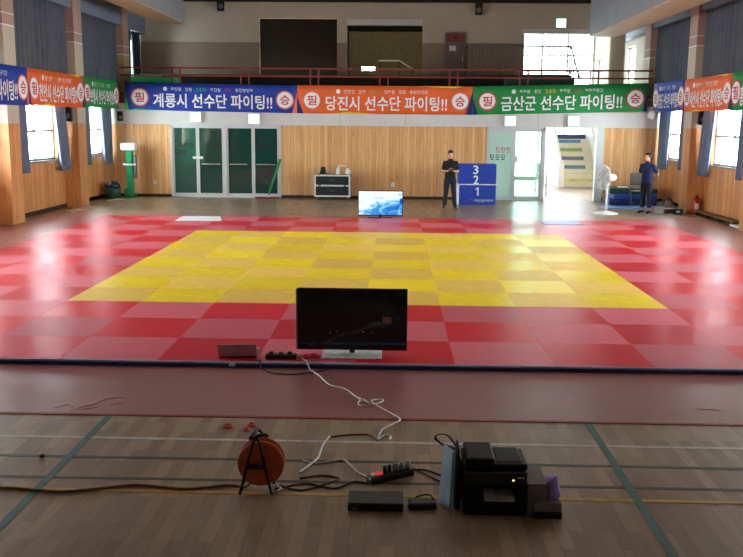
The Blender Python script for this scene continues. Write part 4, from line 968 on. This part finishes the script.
# pedestal fan
t = thing('pedestal_fan', 'tall white pedestal fan turned sideways beside the stair doorway', 'fan', (10.2, 13.15, F), 0.28)
M_fw = plain('fan_white', (226, 224, 220), 0.4)
h = MB(); h.lathe([(0.34, 0), (0.34, 0.02), (0.2, 0.05), (0.05, 0.08), (0.03, 0.12)], (0, 0, 0), 'Z', 28); h.build('base', M_fw, t)
h = MB(); h.tube([(0, 0, 0.08), (0, 0, 0.95)], 0.03, 10); h.build('pole', M_fw, t)
h = MB(); h.lathe([(0.02, -0.06), (0.085, -0.05), (0.1, 0.06), (0.09, 0.2), (0.05, 0.25), (0.01, 0.26)], (0, 0, 1.0), 'X', 16); h.build('motor', M_fw, t)
cg = MB()
for k in range(40):
    a = 2 * PI * k / 40; c, s_ = math.cos(a), math.sin(a)
    cg.tube([(-0.06, 0.05 * c, 1.0 + 0.05 * s_), (-0.06, 0.31 * c, 1.0 + 0.31 * s_), (-0.12, 0.345 * c, 1.0 + 0.345 * s_), (-0.2, 0.3 * c, 1.0 + 0.3 * s_), (-0.22, 0.05 * c, 1.0 + 0.05 * s_)], 0.0045, 4)
for x, r in ((-0.12, 0.345), (-0.06, 0.2), (-0.215, 0.2), (-0.06, 0.31), (-0.2, 0.3)):
    cg.tube([(x, r * math.cos(2 * PI * j / 32), 1.0 + r * math.sin(2 * PI * j / 32)) for j in range(33)], 0.006, 5)
cg.build('cage', M_fw, t)
h = MB(); h.lathe([(0.05, -0.24), (0.05, -0.22), (0.0, -0.215)], (0, 0, 1.0), 'X', 14); h.build('cap', M_fw, t)
h = MB()
for k in range(4):
    a = k * PI / 2 + 0.4
    h.sheet(lambda u, v, a=a: ((-0.14 + 0.05 * (u - 0.5), (0.04 + 0.24 * v) * math.cos(a + (u - 0.5) * 0.8), 1.0 + (0.04 + 0.24 * v) * math.sin(a + (u - 0.5) * 0.8)), (1, 0, 0)), 4, 4, 0.004)
h.build('blade', plain('fan_blade_grey', (176, 182, 186), 0.3), t)

# green sports post on a wheeled base, with a white padded head
t = thing('sports_post', 'tall green net post with white head in the corner by the window', 'post', (-4.07, 16.9, F))
M_gp = plain('post_green', (20, 146, 92), 0.4)
h = MB(); h.box(-0.1, -0.1, 0.0, 0.1, 0.1, 1.5); h.build('pole', M_gp, t, bevel=0.015)
h = MB(); h.box(-0.26, -0.13, 1.5, 0.22, 0.13, 1.74); h.build('head', plain('post_white', (236, 232, 238), 0.4), t, bevel=0.05, seg=3)
h = MB(); h.box(-0.2, -0.12, 1.03, 0.2, 0.12, 1.08); h.build('bracket', M_white, t)
h = MB(); h.box(0.12, -0.06, 0.62, 0.2, 0.08, 1.36); h.build('winch_box', plain('grey_winch', (112, 104, 98), 0.5), t)
h = MB(); h.box(-0.19, -0.2, 0.0, 0.12, 0.25, 0.12); h.box(-0.17, -0.16, 0.12, -0.1, 0.2, 0.3); h.build('base', plain('base_green', (22, 104, 66), 0.5), t, bevel=0.02)
t = thing('drum', 'dark rounded plastic drum with a pale shine beside the green net post', 'drum', (-4.56, 16.55, F))
h = MB(); h.lathe([(0.2, 0), (0.25, 0.05), (0.27, 0.25), (0.25, 0.36)], (0, 0, 0), 'Z', 20); h.build('tub', plain('drum_green', (20, 70, 54), 0.5), t)
h = MB(); h.lathe([(0.26, 0.36), (0.24, 0.44), (0.16, 0.52), (0.05, 0.55), (0.01, 0.55)], (0, 0, 0), 'Z', 20); h.build('lid', plain('drum_navy', (24, 36, 56), 0.15), t)
# loose boards by the window wall
M_plk = plain('plank_tan', (178, 140, 104), 0.6)
for (x, y, a, L), lb in zip(((-4.25, 12.7, 1.3, 1.2), (-4.42, 13.2, 1.0, 0.7), (-4.3, 15.9, 1.2, 1.1)), ('flat pale board on the floor under the nearer bright window', 'short pale board on the floor at the foot of the second pier', 'flat pale board on the floor before the green net post')):
    mb = MB(); mb.box(-L / 2, -0.12, 0, L / 2, 0.12, 0.025); o = mb.build('board', M_plk, loc=(x, y, F)); o.rotation_euler = (0, 0, a); tag(o, lb, 'board', 'loose boards by the window wall')
# stacked blue mats, folded chair, blue sheet
M_navy = plain('navy_vinyl', (22, 48, 120), 0.45); M_dkg = plain('dark_green_mat', (18, 66, 54), 0.5)
cols = ((M_navy, 'navy blue folded mat at the bottom of the stack in the corner'), (plain('blue_vinyl', (30, 74, 160), 0.45), 'blue folded mat in the middle of the corner stack'), (M_dkg, 'dark green folded mat on top of the corner stack'))
for k, (m, lb) in enumerate(cols):
    mb = MB(); z = F + k * 0.175
    mb.box(10.95 + 0.12 * (k == 1), 15.95, z, 12.4, 16.95, z + 0.17)
    tag(mb.build('folded_mat', m, bevel=0.03, seg=3), lb, 'mat', 'folded mats stacked in the corner')
mb = MB(); mb.box(10.55, 14.75, F, 12.3, 15.45, F + 0.02)
tag(mb.build('foam_sheet', plain('light_blue_sheet', (96, 158, 226), 0.4), bevel=0.005), 'light blue sheet on the floor before the stacked folded mats', 'sheet')
mb = MB(); mb.box(11.25, 16.1, F + 0.526, 11.55, 16.35, F + 0.55)
tag(mb.build('folded_towel', M_white, bevel=0.008), 'white folded towel on the corner of the dark green mat', 'towel')
t = thing('folding_chair', 'grey folding chair on the stacked mats behind the man in navy', 'chair', (11.75, 15.9, F + 0.0), 0)
M_chg = plain('chair_grey', (112, 104, 98), 0.5)
h = MB(); h.box(-0.23, -0.03, 0.62, 0.23, 0.02, 1.0); h.build('backrest', M_chg, t, bevel=0.03, seg=3)
h = MB(); h.box(-0.22, -0.42, 0.44, 0.22, -0.04, 0.48); h.build('seat', M_chg, t, bevel=0.015)
for x in (-0.22, 0.22):
    h = MB(); h.tube([(x, 0.0, 0.98), (x, -0.02, 0.5), (x, -0.08, 0.02)], 0.012, 6); h.build('leg', M_steel, t)
    h = MB(); h.tube([(x, -0.12, 0.46), (x, -0.4, 0.02)], 0.012, 6); h.build('leg', M_steel, t)
t = thing('equipment_bag', 'grey sports bag with pale trim on the floor beside the pier', 'bag', (12.0, 13.75, F), 0.1)
h = MB(); h.loft([(0, 0, 0, 0.22, 0.17), (0, 0, 0.1, 0.25, 0.19), (0.02, 0, 0.24, 0.22, 0.16), (0.03, 0, 0.32, 0.12, 0.09), (0.03, 0, 0.35, 0.03, 0.04)], 16); h.build('body', plain('bag_grey', (112, 102, 98), 0.8), t)
h = MB(); h.tube(smooth_path([(-0.12, -0.12, 0.25), (-0.05, -0.14, 0.4), (0.1, -0.12, 0.38), (0.16, -0.12, 0.24)]), 0.015, 6); h.build('handle', M_rubber, t)
h = MB(); h.box(-0.2, -0.2, 0.12, 0.2, -0.165, 0.15); h.build('trim', M_band, t)
t = thing('shoe_box', 'small dark case on the floor before the grey sports bag', 'case', (12.22, 13.32, F), -0.1)
h = MB(); h.box(-0.12, -0.09, 0, 0.12, 0.09, 0.14); h.build('box', M_rubber, t, bevel=0.01); h = MB(); h.box(-0.06, -0.1, 0.05, 0.04, -0.09, 0.1); h.build('label', M_alu, t)
t = thing('crate', 'pale grey plastic crate on the floor between the man and the bag', 'crate', (11.69, 13.36, F), 0.05)
h = MB(); h.box(-0.13, -0.1, 0, 0.13, 0.1, 0.02); h.box(-0.13, -0.1, 0.02, -0.115, 0.1, 0.2); h.box(0.115, -0.1, 0.02, 0.13, 0.1, 0.2); h.box(-0.115, -0.1, 0.02, 0.115, -0.085, 0.2); h.box(-0.115, 0.085, 0.02, 0.115, 0.1, 0.2); h.build('tub', plain('crate_grey', (150, 146, 146), 0.5), t)
t = thing('fire_extinguisher', 'red fire extinguisher with a white label at the foot of the pier', 'fire extinguisher', (12.72, 13.36, F))
h = MB(); h.lathe([(0.085, 0), (0.09, 0.02), (0.09, 0.36), (0.07, 0.42), (0.03, 0.45), (0.025, 0.48)], (0, 0, 0), 'Z', 18); h.build('cylinder', plain('extinguisher_red', (180, 22, 24), 0.3), t)
h = MB(); h.box(-0.05, -0.094, 0.15, 0.04, -0.08, 0.3); h.build('label', M_white, t)
h = MB(); h.box(-0.02, -0.1, 0.47, 0.02, 0.04, 0.5); h.box(-0.015, -0.11, 0.51, 0.015, 0.04, 0.53); h.build('lever', M_rubber, t)
h = MB(); h.tube(smooth_path([(0.02, -0.02, 0.46), (0.11, -0.03, 0.4), (0.12, -0.03, 0.25), (0.11, -0.03, 0.12)]), 0.013, 6); h.build('hose', M_rubber, t)
# low wooden bench rail along the stair side wall
t = thing('wall_bench', 'low dark wooden ledge along the stair side wall under the nearer window', 'bench', (12.78, 12.0, F))
h = MB(); h.box(-0.12, -1.6, 0.08, 0.12, 1.35, 0.12); h.build('seat', plain('ledge_brown', (110, 78, 40), 0.6), t)
for y in (-1.5, -0.5, 0.4, 1.25):
    h = MB(); h.box(-0.1, y - 0.03, 0, 0.1, y + 0.03, 0.08); h.build('leg', M_skirt, t)
mb = MB(); mb.box(-0.12, -0.35, 0, 0.12, 0.3, 0.05); o = mb.build('foam_block', M_white, loc=(12.74, 10.2, F), bevel=0.01); tag(o, 'white flat block on the floor by the stair side wall ledge end', 'block')

# ------------------------------------------------------------------ people
def remesh(mb, name, mats, parent, vox, smooth=2):
    o = mb.build(name + '_raw', mats)
    m = o.modifiers.new('r', 'REMESH'); m.mode = 'VOXEL'; m.voxel_size = vox; m.use_smooth_shade = True
    if smooth:
        s = o.modifiers.new('s', 'SMOOTH'); s.iterations = smooth; s.factor = 0.5
    me = bpy.data.meshes.new_from_object(o.evaluated_get(bpy.context.evaluated_depsgraph_get())); me.name = name
    bpy.data.objects.remove(o)
    me.materials.clear(); me.materials.append(mats)
    for p in me.polygons: p.use_smooth = True
    r = bpy.data.objects.new(name, me); COL.objects.link(r); r.parent = parent; return r
M_skin = plain('skin', (206, 154, 128), 0.55, 0.05, 10); M_hair = plain('black_hair', (16, 13, 13), 0.5)
M_shoe = plain('dark_shoe', (22, 20, 20), 0.5); M_eye = plain('dark_eye', (24, 16, 14), 0.3); M_lip = plain('lip', (150, 84, 78), 0.5)
def lerp(a, b, t): return Vector(a) * (1 - t) + Vector(b) * t
def hand(mb, wrist, d, palm_n, s, curl):
    """palm and five fingers; d = pointing direction, palm_n = out of the palm, s = +1 / -1 thumb side"""
    d = Vector(d).normalized(); n = Vector(palm_n); n = (n - d * n.dot(d)).normalized(); side = d.cross(n) * s; w = Vector(wrist)
    for k in range(4):
        o = (k - 1.5) * 0.019
        mb.tube([w + side * o * 0.5, w + d * 0.04 + side * o, w + d * 0.085 + side * o], [0.014, 0.014, 0.011], 8)
        L = (0.062, 0.075, 0.07, 0.055)[k]
        p = w + d * 0.085 + side * o * 1.05; q = p; ang = 0; pts = [q]
        for j in range(3):
            ang += curl; q = q + (d * math.cos(ang) + n * math.sin(ang)) * L / 3 * 1.05; pts.append(q)
        mb.tube(pts, [0.0105, 0.0098, 0.009, 0.0075], 8)
    p = w + d * 0.025 + side * -0.03
    mb.tube([w + d * 0.012 - side * 0.012, p, p + d * 0.03 - side * 0.018 + n * 0.012, p + d * 0.055 - side * 0.014 + n * 0.026], [0.014, 0.013, 0.011, 0.009], 8)
def person(loc, rz, label, arms, head_yaw, head_pitch, shirt, pants, stance, sock=False):
    """1.66 m tall, faces -Y before turning; arms: for each side (elbow, wrist, hand direction, palm normal, curl)"""
    t = thing('person', label, 'person', loc, rz)
    b = MB()
    legs = []
    for s in (-1, 1):
        hip, knee, ank, toe = stance[s]; legs.append((s, hip, knee, ank, toe))
        b.tube([hip, lerp(hip, knee, 0.5), knee, lerp(knee, ank, 0.3), lerp(knee, ank, 0.8), ank], [0.078, 0.066, 0.05, 0.052, 0.036, 0.034], 12)
        b.tube([Vector(ank) + Vector((0, 0.03, -0.03)), lerp(ank, toe, 0.6) + Vector((0, 0, -0.01)), toe], [0.034, 0.034, 0.026], 10)
    b.loft([(0, 0.005, 0.80, 0.12, 0.085), (0, 0.005, 0.87, 0.155, 0.1), (0, 0, 0.98, 0.138, 0.088), (0, 0, 1.1, 0.145, 0.095), (0, 0, 1.22, 0.165, 0.1), (0, 0.0, 1.31, 0.16, 0.085), (0, 0.005, 1.36, 0.09, 0.06), (0, 0.005, 1.38, 0.055, 0.052)], 20)
    b.tube([(0, 0.008, 1.34), (0, 0.0, 1.42), (0, -0.012, 1.47)], [0.056, 0.05, 0.05], 12)
    for s in (-1, 1):
        el, wr, hd, pn, cu = arms[s]; sh = Vector((s * 0.168, 0.0, 1.315))
        b.tube([(s * 0.09, 0, 1.32), sh, lerp(sh, el, 0.4), el], [0.06, 0.055, 0.046, 0.037], 12)
        b.tube([el, lerp(el, wr, 0.3), wr], [0.037, 0.038, 0.025], 12)
        hand(b, wr, hd, pn, s, cu)
    H = Matrix.Translation((0, -0.012, 1.545)) @ Matrix.Rotation(head_yaw, 4, 'Z') @ Matrix.Rotation(head_pitch, 4, 'X')
    hm = MB()
    hm.ball((0, 0.01, 0.03), (0.074, 0.09, 0.088), 20, 14); hm.ball((0, -0.022, -0.03), (0.06, 0.068, 0.08), 18, 12)
    hm.ball((0, -0.055, -0.075), (0.03, 0.026, 0.026)); hm.tube([(0, -0.088, 0.012), (0, -0.102, -0.018), (0, -0.098, -0.028)], [0.009, 0.013, 0.012], 8)
    for s in (-1, 1):
        hm.ball((s * 0.074, 0.012, -0.008), (0.012, 0.022, 0.032), 10, 8); hm.ball((s * 0.03, -0.077, 0.022), (0.02, 0.012, 0.007), 8, 6)
    b._add([H @ Vector(v) for v in hm.v], hm.f, 0, True)
    remesh(b, 'body', M_skin, t, 0.0085, 1)
    # face
    e = MB()
    for s in (-1, 1): e._add([H @ Vector(v) for v in MB().ball((s * 0.03, -0.083, 0.004), (0.013, 0.008, 0.006), 10, 7).v], MB().ball((0, 0, 0), 1, 10, 7).f, 0, True)
    e.build('eye', M_eye, t)
    e = MB(); q = MB().ball((0, -0.088, -0.05), (0.022, 0.006, 0.006), 10, 6); e._add([H @ Vector(v) for v in q.v], q.f, 0, True); e.build('mouth', M_lip, t)
    # hair: cap over the skull, clear of the face
    q = MB(); q.ball((0, 0.026, 0.05), (0.082, 0.094, 0.085), 20, 14); q.ball((0, 0.05, 0.0), (0.078, 0.066, 0.085), 16, 10)
    q.ball((0, -0.05, 0.095), (0.06, 0.034, 0.022), 14, 8)
    for s in (-1, 1): q.ball((s * 0.066, 0.0, 0.03), (0.016, 0.04, 0.045), 10, 8)
    e = MB(); e._add([H @ Vector(v) for v in q.v], q.f, 0, True)
    remesh(e, 'hair', M_hair, t, 0.009, 1)
    # shirt
    e = MB()
    e.loft([(0, 0.003, 0.84, 0.168, 0.115), (0, 0, 0.95, 0.16, 0.108), (0, 0, 1.1, 0.162, 0.11), (0, 0, 1.22, 0.18, 0.115), (0, 0, 1.31, 0.176, 0.1), (0, 0.004, 1.365, 0.1, 0.072), (0, 0.006, 1.4, 0.066, 0.062)], 22)
    for s in (-1, 1):
        el = arms[s][0]; sh = Vector((s * 0.168, 0.0, 1.315)); k = lerp(sh, el, 0.78)
        e.tube([(s * 0.08, 0, 1.31), sh, lerp(sh, el, 0.35), k], [0.07, 0.064, 0.058, 0.056], 14)
    remesh(e, 'shirt', shirt, t, 0.012, 2)
    e = MB()
    e.lathe([(0.05, 1.395), (0.069, 1.39), (0.073, 1.405), (0.064, 1.428), (0.056, 1.425)], (0, 0.004, 0), 'Z', 18); e.build('collar', shirt, t)
    # trousers
    e = MB()
    e.loft([(0, 0.004, 0.76, 0.15, 0.098), (0, 0.004, 0.84, 0.165, 0.11), (0, 0.003, 0.93, 0.152, 0.102)], 20)
    for s, hip, knee, ank, toe in legs:
        e.tube([Vector(hip) + Vector((0, 0, 0.03)), lerp(hip, knee, 0.5), knee, lerp(knee, ank, 0.5), lerp(knee, ank, 0.8 if sock else 1.0)], [0.092, 0.084, 0.07, 0.064, 0.06], 14)
    remesh(e, 'trousers', pants, t, 0.012, 2)
    for s, hip, knee, ank, toe in legs:
        e = MB(); a, c = Vector(ank), Vector(toe)
        e.tube([a + Vector((0, 0.05, -0.04)), lerp(a, c, 0.35) + Vector((0, 0, -0.02)), lerp(a, c, 0.75) + Vector((0, 0, -0.004)), c + (c - a).normalized() * 0.03], [0.042, 0.045, 0.044, 0.03], 12, flat=0.85)
        lo = min(v[2] for v in e.v); e.v = [(v[0], v[1], max(0.002, v[2] - lo * 0.0)) for v in e.v]
        e.build('shoe', M_shoe, t)
    return t
M_blk = plain('black_shirt', (17, 17, 21), 0.85, 0.15, 12); M_tr1 = plain('dark_navy_trousers', (24, 27, 40), 0.85, 0.12, 12)
M_nvy = plain('navy_shirt', (26, 40, 82), 0.85, 0.12, 12); M_tr2 = plain('charcoal_navy_trousers', (24, 28, 44), 0.85, 0.12, 12)
st1 = {s: ((s * 0.085, 0, 0.82), (s * 0.115, -0.012, 0.45), (s * 0.15, 0.02, 0.09), (s * 0.185, -0.13, 0.04)) for s in (-1, 1)}
arms1 = {s: ((s * 0.215, 0.01, 1.06), (s * 0.085, -0.2, 1.085), (-s * 0.55, -0.5, 0.3), (-s * 0.2, 0.1, 1.0), 0.45) for s in (-1, 1)}
p1 = person((5.97, 14.3, F), 0.0, 'person in black polo shirt looking down at a phone before the podium', arms1, 0.0, 0.3, M_blk, M_tr1, st1)
t = thing('mobile_phone', 'dark phone held in both hands by the person in black', 'phone', (5.97, 14.3 - 0.275, F + 1.14), 0)
t.rotation_euler = (-0.9, 0, 0)
h = MB(); h.box(-0.07, -0.006, -0.036, 0.07, 0.004, 0.036); h.build('case', M_black, t, bevel=0.003)
h = MB(); h.box(-0.064, 0.0041, -0.031, 0.064, 0.0055, 0.031); h.build('screen', M_gloss, t)
st2 = {s: ((s * 0.085, 0, 0.82), (s * 0.095, -0.012, 0.45), (s * 0.105, 0.02, 0.09), (s * 0.13, -0.13, 0.04)) for s in (-1, 1)}
arms2 = {s: ((s * 0.27, 0.1, 1.08), (s * 0.09, 0.19, 0.93), (-s * 0.8, 0.1, -0.3), (0, 0.6, -0.4), 0.4) for s in (-1, 1)}
arms2[-1] = ((-0.27, 0.1, 1.08), (-0.09, 0.215, 0.95), (0.8, 0.1, -0.25), (0, 0.6, -0.4), 0.4)
p2 = person((11.36, 13.45, F), -0.75, 'person in navy t-shirt standing with hands behind the back by the stacked mats', arms2, -0.25, 0.08, M_nvy, M_tr2, st2, True)

# ------------------------------------------------------------------ light: overcast daylight through the windows
w = bpy.data.worlds.new('overcast'); SC.world = w; w.use_nodes = True
nt = w.node_tree; nt.nodes.clear()
bg = nt.nodes.new('ShaderNodeBackground'); ou = nt.nodes.new('ShaderNodeOutputWorld')
bg.inputs[0].default_value = (0.90, 0.97, 1.0, 1); bg.inputs[1].default_value = 37.0
nt.links.new(bg.outputs[0], ou.inputs[0])
for loc, rot, sx, sy in PORTALS:
    l = bpy.data.lights.new('window_portal', 'AREA'); l.shape = 'RECTANGLE'; l.size = sx; l.size_y = sy; l.cycles.is_portal = True
    o = bpy.data.objects.new('window_portal', l); o.location = loc; o.rotation_euler = rot; COL.objects.link(o)

# ------------------------------------------------------------------ camera and view
f, pt, yw, rl = 897.09, 0.171530, 0.025007, 0.008275
Rt = Vector((math.cos(yw), math.sin(yw), 0)); Fw = Vector((-math.sin(yw) * math.cos(pt), math.cos(yw) * math.cos(pt), -math.sin(pt))); Up = Rt.cross(Fw)
Mx = Matrix(((Rt.x, Up.x, -Fw.x), (Rt.y, Up.y, -Fw.y), (Rt.z, Up.z, -Fw.z))) @ Matrix.Rotation(rl, 3, 'Z')
cam = bpy.data.cameras.new('camera'); co = bpy.data.objects.new('camera', cam); COL.objects.link(co)
co.matrix_world = Matrix.Translation((4.37766, -11.68881, 2.37678)) @ Mx.to_4x4()
cam.sensor_width = 36; cam.lens = f / 743 * 36; cam.clip_start = 0.05; cam.clip_end = 200
SC.camera = co
SC.view_settings.view_transform = 'Standard'; SC.view_settings.look = 'None'; SC.view_settings.gamma = 1; SC.view_settings.exposure = 0.52
SC.view_settings.use_curve_mapping = False
SC.cycles.use_denoising = True; SC.cycles.max_bounces = 10; SC.cycles.diffuse_bounces = 6; SC.cycles.transparent_max_bounces = 12
SC.cycles.sample_clamp_indirect = 8
